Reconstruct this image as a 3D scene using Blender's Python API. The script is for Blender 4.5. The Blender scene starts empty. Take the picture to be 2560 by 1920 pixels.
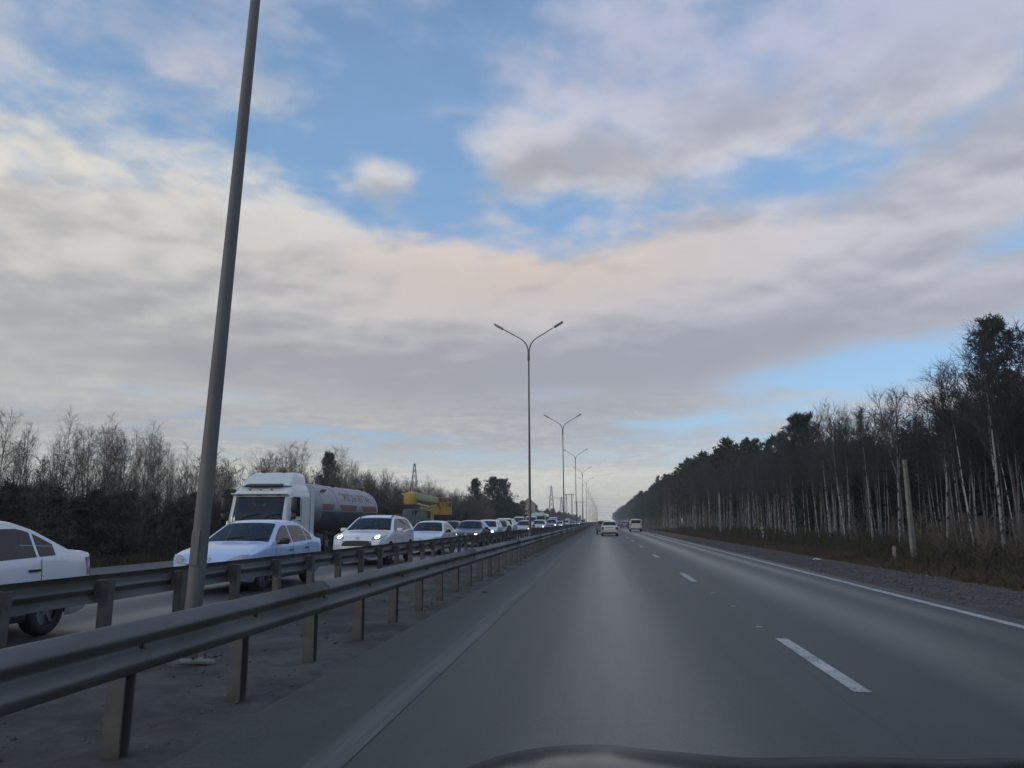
import bpy, bmesh, math, random
import numpy as np
from mathutils import Vector, Matrix

random.seed(7)
RNG = np.random.default_rng(11)
S = bpy.context.scene
COL = S.collection
R = math.radians

# ------------------------------------------------------------------ camera
CAM_H = 1.42
cam_data = bpy.data.cameras.new('camera')
cam_data.sensor_width = 36.0
cam_data.lens = 36.0 * 1900 / 2560
cam_data.clip_start = 0.05
cam_data.clip_end = 9000
cam = bpy.data.objects.new('camera', cam_data)
COL.objects.link(cam)
cam.location = (0, 0, CAM_H)
cam.rotation_euler = (R(90 + 10.23), 0, R(6.65))
S.camera = cam

# ------------------------------------------------------------------ sky
class X:
    """tiny expression wrapper: python arithmetic -> shader math nodes"""
    nt = None
    def __init__(s, sock): s.s = sock
    @staticmethod
    def m(op, *a, clamp=False):
        n = X.nt.nodes.new('ShaderNodeMath'); n.operation = op; n.use_clamp = clamp
        for i, v in enumerate(a):
            if isinstance(v, X): X.nt.links.new(v.s, n.inputs[i])
            else: n.inputs[i].default_value = float(v)
        return X(n.outputs[0])
    def __add__(a, b): return X.m('ADD', a, b)
    __radd__ = __add__
    def __sub__(a, b): return X.m('SUBTRACT', a, b)
    def __rsub__(a, b): return X.m('SUBTRACT', b, a)
    def __mul__(a, b): return X.m('MULTIPLY', a, b)
    __rmul__ = __mul__
    def __truediv__(a, b): return X.m('DIVIDE', a, b)
    def __rtruediv__(a, b): return X.m('DIVIDE', b, a)
    def pow(a, b): return X.m('POWER', a, b)
    def clamp(a): return X.m('ADD', a, 0.0, clamp=True)
    def max(a, b): return X.m('MAXIMUM', a, b)
    def min(a, b): return X.m('MINIMUM', a, b)
    def step(a, lo, hi):
        n = X.nt.nodes.new('ShaderNodeMapRange'); n.interpolation_type = 'SMOOTHSTEP'
        X.nt.links.new(a.s, n.inputs[0]); n.inputs[1].default_value = lo; n.inputs[2].default_value = hi
        return X(n.outputs[0])

def comb(x, y, z):
    n = X.nt.nodes.new('ShaderNodeCombineXYZ')
    for i, v in enumerate((x, y, z)):
        if isinstance(v, X): X.nt.links.new(v.s, n.inputs[i])
        else: n.inputs[i].default_value = v
    return X(n.outputs[0])

def noise(vec, scale, detail=6, rough=0.55, dist=0.0):
    n = X.nt.nodes.new('ShaderNodeTexNoise'); n.noise_dimensions = '3D'
    X.nt.links.new(vec.s, n.inputs['Vector'])
    n.inputs['Scale'].default_value = scale; n.inputs['Detail'].default_value = detail
    n.inputs['Roughness'].default_value = rough; n.inputs['Distortion'].default_value = dist
    return X(n.outputs[0])

def mixc(fac, a, b):
    n = X.nt.nodes.new('ShaderNodeMix'); n.data_type = 'RGBA'
    if isinstance(fac, X): X.nt.links.new(fac.s, n.inputs[0])
    else: n.inputs[0].default_value = fac
    for v, i in ((a, 6), (b, 7)):
        if isinstance(v, X): X.nt.links.new(v.s, n.inputs[i])
        else: n.inputs[i].default_value = (*v, 1)
    return X(n.outputs[2])

def srgb(*c):
    return tuple(((v / 255) / 12.92 if v / 255 <= 0.04045 else ((v / 255 + 0.055) / 1.055) ** 2.4) for v in c)

SUN_AZ, SUN_EL = R(232), R(14)      # clockwise from the road's heading: behind and to the left
world = bpy.data.worlds.new('World'); S.world = world; world.use_nodes = True
X.nt = nt = world.node_tree
nt.nodes.clear()
sky = nt.nodes.new('ShaderNodeTexSky'); sky.sky_type = 'NISHITA'; sky.sun_disc = False
sky.sun_elevation = SUN_EL; sky.sun_rotation = SUN_AZ
sky.altitude = 100; sky.air_density = 1.0; sky.dust_density = 0.6; sky.ozone_density = 2.0
tc = nt.nodes.new('ShaderNodeTexCoord')
sep = nt.nodes.new('ShaderNodeSeparateXYZ'); nt.links.new(tc.outputs['Generated'], sep.inputs[0])
dx, dy, dz = (X(sep.outputs[i]) for i in range(3))
az = X.m('ARCTAN2', dx, dy) * 57.2958
el = X.m('ARCSINE', dz) * 57.2958
zz = dz.max(0.0) + 0.10
plane = comb(dx / zz, dy / zz, 0.0)               # the cloud deck, seen in perspective
n1 = noise(plane, 2.7, 7, 0.55, 0.1)
n2 = noise(comb(dx / zz + 0.03, dy / zz + 0.10, 0.02), 2.7, 4, 0.5, 0.1)   # shifted: relief toward the light
n3 = noise(plane, 8.0, 5, 0.55, 0.15)
nb = noise(comb(az * 0.012, el * 0.16, 3.0), 2.6, 6, 0.6, 0.2)      # low stratus streaks

aev = comb(az, el, 0.0)

def mass(a0, e0, sa, se, tilt=0.0, relief=False):
    """one cloud mass of the sky, by bearing and elevation in degrees"""
    mp = nt.nodes.new('ShaderNodeMapping'); mp.vector_type = 'TEXTURE'
    nt.links.new(aev.s, mp.inputs[0])
    mp.inputs[1].default_value = (a0, e0, 0); mp.inputs[2].default_value = (0, 0, R(tilt))
    mp.inputs[3].default_value = (sa * 1.9, se * 1.9, 1)
    gr = nt.nodes.new('ShaderNodeTexGradient'); gr.gradient_type = 'SPHERICAL'
    nt.links.new(mp.outputs[0], gr.inputs[0])
    g = X(gr.outputs[1])
    if not relief: return g, None
    sp = nt.nodes.new('ShaderNodeSeparateXYZ'); nt.links.new(mp.outputs[0], sp.inputs[0])
    return g, X(sp.outputs[1])

def madd(a, b, c): return X.m('MULTIPLY_ADD', a, b, c)

D = None; T = None
for a0, e0, sa, se, tilt, amp in (
        (-42, 19.5, 21, 5.2, -7, 0.66), (-24, 20.5, 7, 3.0, -10, 0.38),
        (-30, 12.0, 22, 5.4, 0, 0.56), (-6, 14.0, 15, 5.0, 0, 0.62), (8, 15.5, 16, 4.4, 3, 0.62),
        (21, 17.0, 11, 2.8, 14, 0.34), (25, 13.2, 7, 2.0, 8, 0.40),
        (25, 29, 13, 6.0, 22, 0.44), (36, 24, 9, 6.0, 20, 0.40), (8, 28.2, 5.5, 2.0, 8, 0.32),
        (-4, 27.6, 4.6, 2.2, 12, 0.36), (4.5, 24.8, 6.0, 2.0, -8, 0.30), (-17.2, 24.8, 2.6, 1.5, -8, 0.95),
        (4, 34, 7, 3.5, 0, 0.30), (4, 27.5, 12, 5.5, 6, 0.12), (12, 33.5, 11, 5, 10, 0.15), (-8, 25.5, 5, 2.2, 20, 0.24), (-26, 30.5, 5, 2.0, 20, 0.20), (-12, 34, 6, 2.2, -15, 0.22), (-30, 36, 14, 4.0, 14, 0.20), (-40, 31, 8, 2.0, -6, 0.12)):
    g, v = mass(a0, e0, sa, se, tilt, True)
    D = g * amp if D is None else madd(g, amp, D)
    T = g * v * (amp * 1.9) if T is None else madd(g * v, amp * 1.9, T)
for a0, e0, sa, se, tilt, amp in (
        (-18, 31.0, 8, 6.5, 24, 0.32), (-14, 23.4, 7, 1.8, -14, 0.24),
        (0, 33, 4, 3, 0, 0.10),  (15, 24.4, 9, 1.6, 6, 0.30), (28, 17.2, 6, 1.1, 14, 0.34),
        (19, 10.6, 7.5, 1.7, 8, 0.52), (-4, 9.4, 6, 0.6, 0, 0.40), (-30, 8.6, 9, 0.7, 2, 0.38), (-20, 6.6, 8, 0.5, -2, 0.3), (7, 7.4, 6, 0.5, 0, 0.3)):
    g, v = mass(a0, e0, sa, se, tilt)
    D = madd(g, -amp, D)
near = el.step(30, 60) * 0.10 + (X.m('ABSOLUTE', az).step(48, 85)) * 0.13      # an even, broken deck all round
band = (1 - el.step(6.5, 11.5))
hi = el.step(11, 24)
dens = D + near + (n1 - 0.5) * (hi * 0.70 + 0.68) + (n3 - 0.5) * (hi * 0.50 + 0.08) + band * (0.44 + (nb - 0.5) * 1.9)
cov = (dens + el.step(23, 30) * 0.05).step(-0.06, 0.52)
thick = dens.step(0.10, 0.95)
rim = (T * 1.15 + (n1 - n2) * (hi * 2.4 + 1.3) + (n3 - 0.5) * (hi * 0.35)).step(-0.55, 0.60)
lit = (rim * 0.80 + (1 - thick) * 0.34 - 0.05).clamp()
tone = (az + noise(plane, 0.5, 2) * 30.0).step(-30, 32)                            # warmer to the left, more mauve to the right
shade_c = mixc(tone, srgb(168, 168, 171), srgb(164, 166, 177))
light_c = mixc(tone, srgb(229, 224, 213), srgb(208, 208, 218))
pinkg, _ = mass(-5, 18.6, 14, 3.0, 3)
light_c = mixc((pinkg * 1.15).clamp(), light_c, srgb(224, 207, 195))
cloud = mixc(lit, shade_c, light_c)
cloud = mixc(el.step(25.5, 33) * 0.62, cloud, srgb(176, 183, 214))
low = 1 - el.step(0.5, 11.5)
streak = mixc((nb + (n3 - 0.5) * 0.5).step(0.36, 0.66), srgb(172, 177, 182), srgb(246, 242, 226))
cloud = mixc(low * 0.85, cloud, streak)
skyc = nt.nodes.new('ShaderNodeMix'); skyc.data_type = 'RGBA'; skyc.blend_type = 'MULTIPLY'; skyc.inputs[0].default_value = 1.0
nt.links.new(sky.outputs[0], skyc.inputs[6]); skyc.inputs[7].default_value = (0.15, 0.15, 0.15, 1)
veil = ((1 - el.step(24, 44)) * 0.18 + 0.30 + (n3 - 0.5) * 0.15).clamp()
clear = mixc(veil, X(skyc.outputs[2]), srgb(150, 194, 244))
final = mixc(cov * 0.96, clear, cloud)
hor = (1 - el.step(0.0, 6.5)) * 0.8
final = mixc(hor, final, srgb(238, 236, 222))
bg = nt.nodes.new('ShaderNodeBackground'); nt.links.new(final.s, bg.inputs[0]); bg.inputs[1].default_value = 1.0
wo = nt.nodes.new('ShaderNodeOutputWorld'); nt.links.new(bg.outputs[0], wo.inputs[0])
world.cycles.sampling_method = 'MANUAL'; world.cycles.sample_map_resolution = 256

# ------------------------------------------------------------------ sun, exposure
sun_d = bpy.data.lights.new('sun', 'SUN'); sun_d.energy = 0.6; sun_d.angle = R(12); sun_d.color = (1.0, 0.9, 0.78)
sun = bpy.data.objects.new('sun', sun_d); COL.objects.link(sun)
sv = Vector((math.sin(SUN_AZ) * math.cos(SUN_EL), math.cos(SUN_AZ) * math.cos(SUN_EL), math.sin(SUN_EL)))
sun.rotation_euler = sv.to_track_quat('Z', 'Y').to_euler(); sun.location = (-20, -20, 40)
S.view_settings.view_transform = 'Standard'; S.view_settings.look = 'None'
S.view_settings.exposure = 0.0; S.view_settings.gamma = 1.0; S.view_settings.use_curve_mapping = False
S.cycles.use_denoising = True
S.cycles.max_bounces = 5; S.cycles.diffuse_bounces = 3; S.cycles.glossy_bounces = 3
S.cycles.transparent_max_bounces = 8; S.cycles.volume_bounces = 0
S.cycles.use_adaptive_sampling = True; S.cycles.adaptive_threshold = 0.02

# ------------------------------------------------------------------ helpers
def tag(o, label=None, cat=None, group=None, kind=None):
    if label: o['label'] = label
    if cat: o['category'] = cat
    if group: o['group'] = group
    if kind: o['kind'] = kind
    return o

def empty(name, loc=(0, 0, 0), rz=0.0):
    o = bpy.data.objects.new(name, None); COL.objects.link(o)
    o.location = loc; o.rotation_euler = (0, 0, rz); o.empty_display_size = 0.2
    return o

def link(name, me, parent=None, loc=(0, 0, 0)):
    o = bpy.data.objects.new(name, me); COL.objects.link(o); o.location = loc
    if parent: o.parent = parent
    return o

def mesh(name, v, f, mat=None, smooth=False):
    me = bpy.data.meshes.new(name)
    if isinstance(f, np.ndarray):
        v = np.asarray(v, dtype=np.float32); n, k = f.shape
        me.vertices.add(len(v)); me.vertices.foreach_set('co', v.ravel())
        me.loops.add(n * k); me.loops.foreach_set('vertex_index', f.astype(np.int32).ravel())
        me.polygons.add(n); me.polygons.foreach_set('loop_start', np.arange(0, n * k, k, dtype=np.int32))
        me.update(calc_edges=True)
    else:
        me.from_pydata([tuple(p) for p in v], [], [tuple(q) for q in f])
    if mat: me.materials.append(mat)
    if smooth: me.polygons.foreach_set('use_smooth', [True] * len(me.polygons))
    me.validate(); me.update()
    return me

class MB:
    """collects simple solids and links them as one mesh object"""
    def __init__(s): s.v = []; s.f = []
    def add(s, v, f):
        b = len(s.v); s.v += [tuple(p) for p in v]; s.f += [tuple(b + i for i in q) for q in f]; return s
    def box(s, c, d, bev=0.0, rot=None):
        """a box centred at c with sizes d; bev chamfers all edges"""
        hx, hy, hz = d[0] / 2, d[1] / 2, d[2] / 2
        if bev <= 0:
            v = [(x, y, z) for x in (-hx, hx) for y in (-hy, hy) for z in (-hz, hz)]
            f = [(0, 1, 3, 2), (4, 6, 7, 5), (0, 4, 5, 1), (2, 3, 7, 6), (0, 2, 6, 4), (1, 5, 7, 3)]
        else:
            bm = bmesh.new(); bmesh.ops.create_cube(bm, size=1.0)
            bmesh.ops.scale(bm, vec=d, verts=bm.verts)
            bmesh.ops.bevel(bm, geom=bm.edges[:], offset=min(bev, 0.45 * min(d)), segments=2, affect='EDGES', profile=0.5)
            bm.verts.ensure_lookup_table()
            v = [p.co[:] for p in bm.verts]; f = [[q.index for q in p.verts] for p in bm.faces]; bm.free()
        if rot is not None: v = [rot @ Vector(p) for p in v]
        return s.add([(p[0] + c[0], p[1] + c[1], p[2] + c[2]) for p in v], f)
    def tube(s, pts, rad, n=8, cap=True):
        pts = [Vector(p) for p in pts]; m = len(pts); rad = [rad] * m if isinstance(rad, (int, float)) else rad
        V = []; F = []; pu = None
        for i, p in enumerate(pts):
            t = (pts[min(i + 1, m - 1)] - pts[max(i - 1, 0)]).normalized()
            u = t.cross(Vector((0, 0, 1)) if abs(t.z) < 0.9 else Vector((1, 0, 0))) if pu is None else pu - t * pu.dot(t)
            u.normalize(); pu = u; w = t.cross(u)
            for k in range(n):
                a = 2 * math.pi * k / n
                V.append(p + (u * math.cos(a) + w * math.sin(a)) * rad[i])
        for i in range(m - 1):
            for k in range(n):
                a, b = i * n + k, i * n + (k + 1) % n
                F.append((a, b, b + n, a + n))
        if cap: F.append(tuple(range(n - 1, -1, -1))); F.append(tuple((m - 1) * n + k for k in range(n)))
        return s.add(V, F)
    def prism(s, poly, axis, a, b):
        """extrude a 2D polygon along an axis from a to b"""
        n = len(poly)
        def P(q, t): return {'x': (t, q[0], q[1]), 'y': (q[0], t, q[1]), 'z': (q[0], q[1], t)}[axis]
        v = [P(q, a) for q in poly] + [P(q, b) for q in poly]
        f = [tuple(range(n - 1, -1, -1)), tuple(range(n, 2 * n))] + [(i, (i + 1) % n, n + (i + 1) % n, n + i) for i in range(n)]
        return s.add(v, f)
    def mesh(s, name, mat=None, smooth=False):
        me = mesh(name, s.v, s.f, mat, smooth)
        bm = bmesh.new(); bm.from_mesh(me); bmesh.ops.recalc_face_normals(bm, faces=bm.faces)
        if smooth:
            for e in bm.edges:
                if len(e.link_faces) == 2 and e.calc_face_angle(0) > R(38): e.smooth = False
        bm.to_mesh(me); bm.free()
        return me
    def build(s, name, mat=None, parent=None, smooth=False, loc=(0, 0, 0)):
        return link(name, s.mesh(name, mat, smooth), parent, loc)

def copy_tree(o, parent=None):
    c = o.copy(); COL.objects.link(c)
    if parent: c.parent = parent; c.matrix_parent_inverse = o.matrix_parent_inverse
    for ch in o.children: copy_tree(ch, c)
    return c

# ------------------------------------------------------------------ materials
def mat(name, col, rough=0.6, metal=0.0, var=0.0, scale=4.0, bump=0.0, coat=0.0, spec=0.5, emit=None, col2=None, stretch=None, rand=0.0, world_space=False):
    m = bpy.data.materials.new(name); m.use_nodes = True
    nt = m.node_tree; p = nt.nodes['Principled BSDF']
    p.inputs['Base Color'].default_value = (*col, 1); p.inputs['Roughness'].default_value = rough
    p.inputs['Metallic'].default_value = metal; p.inputs['Specular IOR Level'].default_value = spec
    if coat: p.inputs['Coat Weight'].default_value = coat; p.inputs['Coat Roughness'].default_value = 0.06
    if emit:
        p.inputs['Emission Color'].default_value = (*emit[0], 1); p.inputs['Emission Strength'].default_value = emit[1]
    if var or bump or col2 or rand:
        X.nt = nt
        tcn = nt.nodes.new('ShaderNodeTexCoord')
        vec = X(tcn.outputs['Object'])
        if world_space:
            g = nt.nodes.new('ShaderNodeNewGeometry'); vec = X(g.outputs['Position'])
        if stretch:
            mp = nt.nodes.new('ShaderNodeMapping'); nt.links.new(vec.s, mp.inputs[0]); mp.inputs[3].default_value = stretch; vec = X(mp.outputs[0])
        nz = noise(vec, scale, 6, 0.6)
        c2 = col2 if col2 else tuple(c * (1 - var) for c in col)
        c1 = col if col2 else tuple(min(1, c * (1 + var)) for c in col)
        cc = mixc(nz.step(0.3, 0.7), c1, c2)
        if rand:
            oi = nt.nodes.new('ShaderNodeObjectInfo')
            hs = nt.nodes.new('ShaderNodeHueSaturation'); nt.links.new(cc.s, hs.inputs['Color'])
            v = X(oi.outputs['Random']) * (2 * rand) + (1 - rand)
            nt.links.new(v.s, hs.inputs['Value']); cc = X(hs.outputs[0])
        nt.links.new(cc.s, p.inputs['Base Color'])
        if bump:
            b = nt.nodes.new('ShaderNodeBump'); b.inputs['Strength'].default_value = bump; b.inputs['Distance'].default_value = 0.02
            n2_ = noise(vec, scale * 6, 5, 0.65); nt.links.new(n2_.s, b.inputs['Height']); nt.links.new(b.outputs[0], p.inputs['Normal'])
    return m

M = {}
M['galv'] = mat('galvanised_steel', (0.17, 0.172, 0.165), 0.6, 0.25, 0.35, 1.6, 0.2, col2=(0.095, 0.092, 0.084), stretch=(1, 0.35, 1.5))
M['galv_post'] = mat('dusty_post_steel', (0.12, 0.115, 0.105), 0.75, 0.1, 0.3, 3, 0.1, col2=(0.055, 0.052, 0.048))
M['pole'] = mat('lamp_pole_paint', (0.145, 0.145, 0.143), 0.62, 0.15, 0.25, 2, 0.1, col2=(0.10, 0.099, 0.097), stretch=(1, 1, 0.4))
M['lamp'] = mat('lamp_housing', (0.20, 0.20, 0.20), 0.5, 0.2, 0.1)
M['lamp_glass'] = mat('lamp_glass', (0.55, 0.57, 0.58), 0.25)
def worn_paint():
    m = bpy.data.materials.new('road_paint'); m.use_nodes = True
    X.nt = nt = m.node_tree; p = nt.nodes['Principled BSDF']; p.inputs['Roughness'].default_value = 0.65
    g = nt.nodes.new('ShaderNodeNewGeometry'); pos = X(g.outputs['Position'])
    a = noise(pos, 3.0, 5, 0.65); b_ = noise(pos, 26.0, 4, 0.7)
    c = mixc(a.step(0.3, 0.7), (0.46, 0.46, 0.43), (0.30, 0.30, 0.285))
    c = mixc((b_ * 0.75 + a * 0.25).step(0.53, 0.60) * 0.8, c, (0.06, 0.062, 0.062))      # chipped through to the asphalt
    nt.links.new(c.s, p.inputs['Base Color']); return m
M['paint_white'] = worn_paint()
M['paint_worn'] = mat('worn_edge_paint', (0.13, 0.128, 0.12), 0.75, 0, 0.2, 1.0, 0.0, col2=(0.07, 0.07, 0.068), stretch=(7, 0.25, 1), world_space=True)
M['concrete'] = mat('weathered_concrete', (0.20, 0.195, 0.175), 0.85, 0, 0.3, 5, 0.4)
M['black_plastic'] = mat('black_plastic', (0.012, 0.012, 0.014), 0.5)

def road_material(name, base, light, tracks, dust_side):
    """asphalt: tyre-polished bands with sky sheen put into their paler colour, dust near one edge (X in metres)"""
    m = bpy.data.materials.new(name); m.use_nodes = True
    X.nt = nt = m.node_tree; p = nt.nodes['Principled BSDF']
    g = nt.nodes.new('ShaderNodeNewGeometry')
    sp = nt.nodes.new('ShaderNodeSeparateXYZ'); nt.links.new(g.outputs['Position'], sp.inputs[0])
    x, y = X(sp.outputs[0]), X(sp.outputs[1])
    wob = (noise(comb(0.0, y * 0.03, 0.0), 1.0, 2) - 0.5) * 0.25
    t = None
    for c, w in tracks:
        u = (x + wob - c) / w
        g_ = X.m('EXPONENT', u * u * -1.0)
        t = g_ if t is None else t + g_
    long_n = noise(comb(x * 2.2, y * 0.035, 0.0), 1.0, 4, 0.6)
    blot = noise(comb(x * 0.5, y * 0.10, 0.0), 1.0, 4, 0.6)
    fine = noise(comb(x, y, 0.0), 38.0, 3, 0.7)
    tr = (t.min(1.0) * 0.85 + (long_n - 0.5) * 0.55 + (blot - 0.5) * 0.35).clamp()      # 1 = polished by tyres, sky sheen painted in as a paler tone
    c = mixc(tr, base, light)
    d = (x.step(*dust_side) + (blot - 0.5) * 0.6 + (long_n - 0.5) * 0.4).clamp() if dust_side else None
    if dust_side: c = mixc(d * 0.75, c, (0.082, 0.082, 0.078))
    c = mixc((fine.step(0.35, 0.7)) * 0.35, c, (0.022, 0.022, 0.023))
    mott = noise(comb(x, y * 0.6, 3.0), 5.0, 4, 0.7)
    c = mixc(mott.step(0.5, 0.75) * 0.28, c, (0.020, 0.021, 0.021))
    seam = X.m('ABSOLUTE', x + (noise(comb(1.0, y * 0.8, 0.0), 1.0, 5, 0.7) - 0.5) * 0.22 - 1.92).step(0.022, 0.006)
    c = mixc(seam * 0.7, c, (0.012, 0.012, 0.013))
    crack = noise(comb(x * 0.9, y * 0.5, 7.0), 2.2, 5, 0.75, 1.2)
    c = mixc(X.m('ABSOLUTE', crack - 0.5).step(0.010, 0.0) * 0.55, c, (0.014, 0.016, 0.017))
    nt.links.new(c.s, p.inputs['Base Color'])
    rg = 0.56 - tr * 0.25 + (fine - 0.5) * 0.12
    if dust_side: rg = rg + d * 0.25
    nt.links.new(rg.s, p.inputs['Roughness'])
    p.inputs['Specular IOR Level'].default_value = 0.55
    b = nt.nodes.new('ShaderNodeBump'); b.inputs['Strength'].default_value = 0.2; b.inputs['Distance'].default_value = 0.004
    nt.links.new(fine.s, b.inputs['Height']); nt.links.new(b.outputs[0], p.inputs['Normal'])
    return m

M['road'] = road_material('asphalt', (0.028, 0.032, 0.028), (0.072, 0.081, 0.070), [(0.15, 0.75), (3.75, 0.55), (5.0, 0.25)], (-1.45, -2.5))
M['road2'] = road_material('asphalt_oncoming', (0.042, 0.043, 0.047), (0.075, 0.076, 0.078), [(-7.1, 0.4), (-8.9, 0.4), (-10.8, 0.4), (-12.6, 0.4)], None)

def soil_material(name, cols, scale, bump, lo=0.35, hi=0.62):
    m = bpy.data.materials.new(name); m.use_nodes = True
    X.nt = nt = m.node_tree; p = nt.nodes['Principled BSDF']
    g = nt.nodes.new('ShaderNodeNewGeometry'); pos = X(g.outputs['Position'])
    a = noise(pos, scale, 7, 0.62); b_ = noise(pos, scale * 7, 5, 0.7); c_ = noise(pos, scale * 0.2, 3)
    c = mixc((a * 0.7 + c_ * 0.3).step(lo, hi), cols[0], cols[1])
    c = mixc(b_.step(0.45, 0.75) * 0.65, c, cols[2])
    nt.links.new(c.s, p.inputs['Base Color']); p.inputs['Roughness'].default_value = 0.95
    p.inputs['Specular IOR Level'].default_value = 0.2
    bp = nt.nodes.new('ShaderNodeBump'); bp.inputs['Strength'].default_value = bump; bp.inputs['Distance'].default_value = 0.05
    nt.links.new((a + b_ * 0.6).s, bp.inputs['Height']); nt.links.new(bp.outputs[0], p.inputs['Normal'])
    return m
M['median'] = soil_material('dusty_median_soil', ((0.045, 0.042, 0.04), (0.12, 0.115, 0.105), (0.05, 0.047, 0.043)), 0.8, 0.6)
M['gravel'] = soil_material('gravel_shoulder', ((0.060, 0.054, 0.048), (0.105, 0.097, 0.086), (0.03, 0.028, 0.025)), 1.3, 0.9)
M['ground'] = soil_material('forest_floor_and_verge', ((0.052, 0.034, 0.020), (0.075, 0.055, 0.032), (0.03, 0.026, 0.018)), 0.5, 0.8)

# ------------------------------------------------------------------ ground and roads
def smooth01(t): t = np.clip(t, 0, 1); return t * t * (3 - 2 * t)
def gz(x):
    """height of the natural ground across the road corridor"""
    x = np.asarray(x, float)
    z = np.full_like(x, -0.10)
    z = np.where(x > 8.4, -0.10 - 0.45 * smooth01((x - 8.4) / 3.6) + 0.50 * smooth01((x - 12.5) / 5.5), z)
    z = np.where(x < -15.7, -0.10 - 0.3 * smooth01((-15.7 - x) / 2.0) + 0.4 * smooth01((-18.5 - x) / 4), z)
    return z

def sheet(name, xs, ys, zf, material, kind='structure', smooth=True):
    xs = np.asarray(xs, float); ys = np.asarray(ys, float)
    gx, gy = np.meshgrid(xs, ys); z = zf(gx, gy)
    v = np.stack([gx, gy, z], -1).reshape(-1, 3)
    i = np.arange(len(xs) - 1); j = np.arange(len(ys) - 1)
    ii, jj = np.meshgrid(i, j); a = (jj * len(xs) + ii).ravel()
    f = np.stack([a, a + 1, a + 1 + len(xs), a + len(xs)], -1)
    o = link(name, mesh(name, v, f, material, smooth))
    tag(o, kind=kind); return o

def lump(x, y, s, a):
    return a * (np.sin(x * s * 1.3 + 0.7 * np.sin(y * s)) * np.cos(y * s * 0.9 + 1.3 * np.sin(x * s * 0.6)) + 0.5 * np.sin(x * s * 2.9 + y * s * 2.3))

ysteps = np.concatenate([np.arange(-40, 120, 1.0), np.arange(120, 400, 8), np.arange(400, 1801, 100)])
xg = np.concatenate([[-1200, -700, -300, -120, -70, -50, -40], np.arange(-34, -15, 0.8), [-14.8, -12, -6, 0, 4, 8.3], np.arange(8.6, 26, 0.5), [28, 32, 40, 60, 90, 150, 300, 700, 1200]])
sheet('ground', xg, ysteps, lambda x, y: gz(x) + np.where((x > 9) | (x < -16.6), lump(x, y, 0.9, 0.05), 0), M['ground'])
road = sheet('road', np.linspace(-2.62, 6.05, 14), np.concatenate([np.arange(-40, 200, 10), np.arange(200, 1801, 100)]), lambda x, y: 0 * x, M['road'])
sheet('oncoming_road', np.linspace(-15.6, -6.05, 8), np.concatenate([np.arange(-40, 200, 10), np.arange(200, 1801, 100)]), lambda x, y: 0 * x - 0.0, M['road2'])
sheet('median', np.concatenate([np.arange(-6.25, -2.35, 0.10)]), np.concatenate([np.arange(-6, 26, 0.12), np.arange(26, 80, 0.6), np.arange(80, 300, 10), np.arange(300, 1801, 100)]),
      lambda x, y: -0.03 + 0.045 * np.clip(np.minimum(x + 6.2, -2.42 - x) / 0.35, -1, 1) + np.where((x < -2.7) & (x > -5.9), lump(x, y, 2.1, 0.012) + lump(x, y, 6.3, 0.006), 0), M['median'])
sheet('shoulder_path', np.concatenate([[5.95], np.arange(6.1, 9.6, 0.1)]), np.concatenate([np.arange(-6, 45, 0.14), np.arange(45, 110, 0.8), np.arange(110, 300, 10), np.arange(300, 1801, 100)]),
      lambda x, y: -0.012 - 0.03 * (x - 6) / 3 - 0.14 * smooth01((x - 8.6) / 1.0) + np.where(x > 6.25, lump(x, y, 1.9, 0.010) + lump(x, y, 5.7, 0.008) - 0.008, -0.0), M['gravel'])

# painted markings, each a thin sheet 4 mm above the asphalt
def strip_mesh(name, w, l, m, jag=0.0):
    n = max(2, int(l / 0.25)) if jag else 2
    v = []; f = []
    for i in range(n):
        y = l * i / (n - 1)
        v += [(-w / 2 + jag * random.uniform(-1, 1), y, 0), (w / 2 + jag * random.uniform(-1, 1), y, 0)]
    for i in range(n - 1): f.append((2 * i, 2 * i + 1, 2 * i + 3, 2 * i + 2))
    return mesh(name, v, f, m)
dash_me = strip_mesh('lane_dash', 0.15, 3.0, M['paint_white'], 0.004)
y = -5.0
while y < 620:
    o = link('lane_dash', dash_me, road, (2.15 + 0.0007 * min(y, 60), y, 0.004)); y += 12.05
link('edge_line', strip_mesh('edge_line', 0.17, 1500, M['paint_white']), road, (5.66, -20, 0.004))
link('worn_edge_line', strip_mesh('worn_edge_line', 0.24, 1500, M['paint_worn']), road, (-1.66, -20, 0.004))
chip = mesh('paint_chip', [(-0.05, -0.03, 0), (0.03, -0.05, 0), (0.06, 0.01, 0), (0.02, 0.06, 0), (-0.04, 0.04, 0)], [(0, 1, 2, 3, 4)], M['paint_white'])
for cx_, cy_ in ((2.1, 11.1), (2.17, 13.7), (2.2, 16.2)):
    link('paint_chip', chip, road, (cx_, cy_, 0.004))
for y0 in range(-10, 420, 12):
    for lx in (-10.0, -13.9):
        o = link('lane_dash', dash_me, bpy.data.objects['oncoming_road'], (lx, y0, 0.004))
link('edge_line', strip_mesh('edge_line', 0.15, 1500, M['paint_worn']), bpy.data.objects['oncoming_road'], (-6.45, -20, 0.004))

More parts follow.
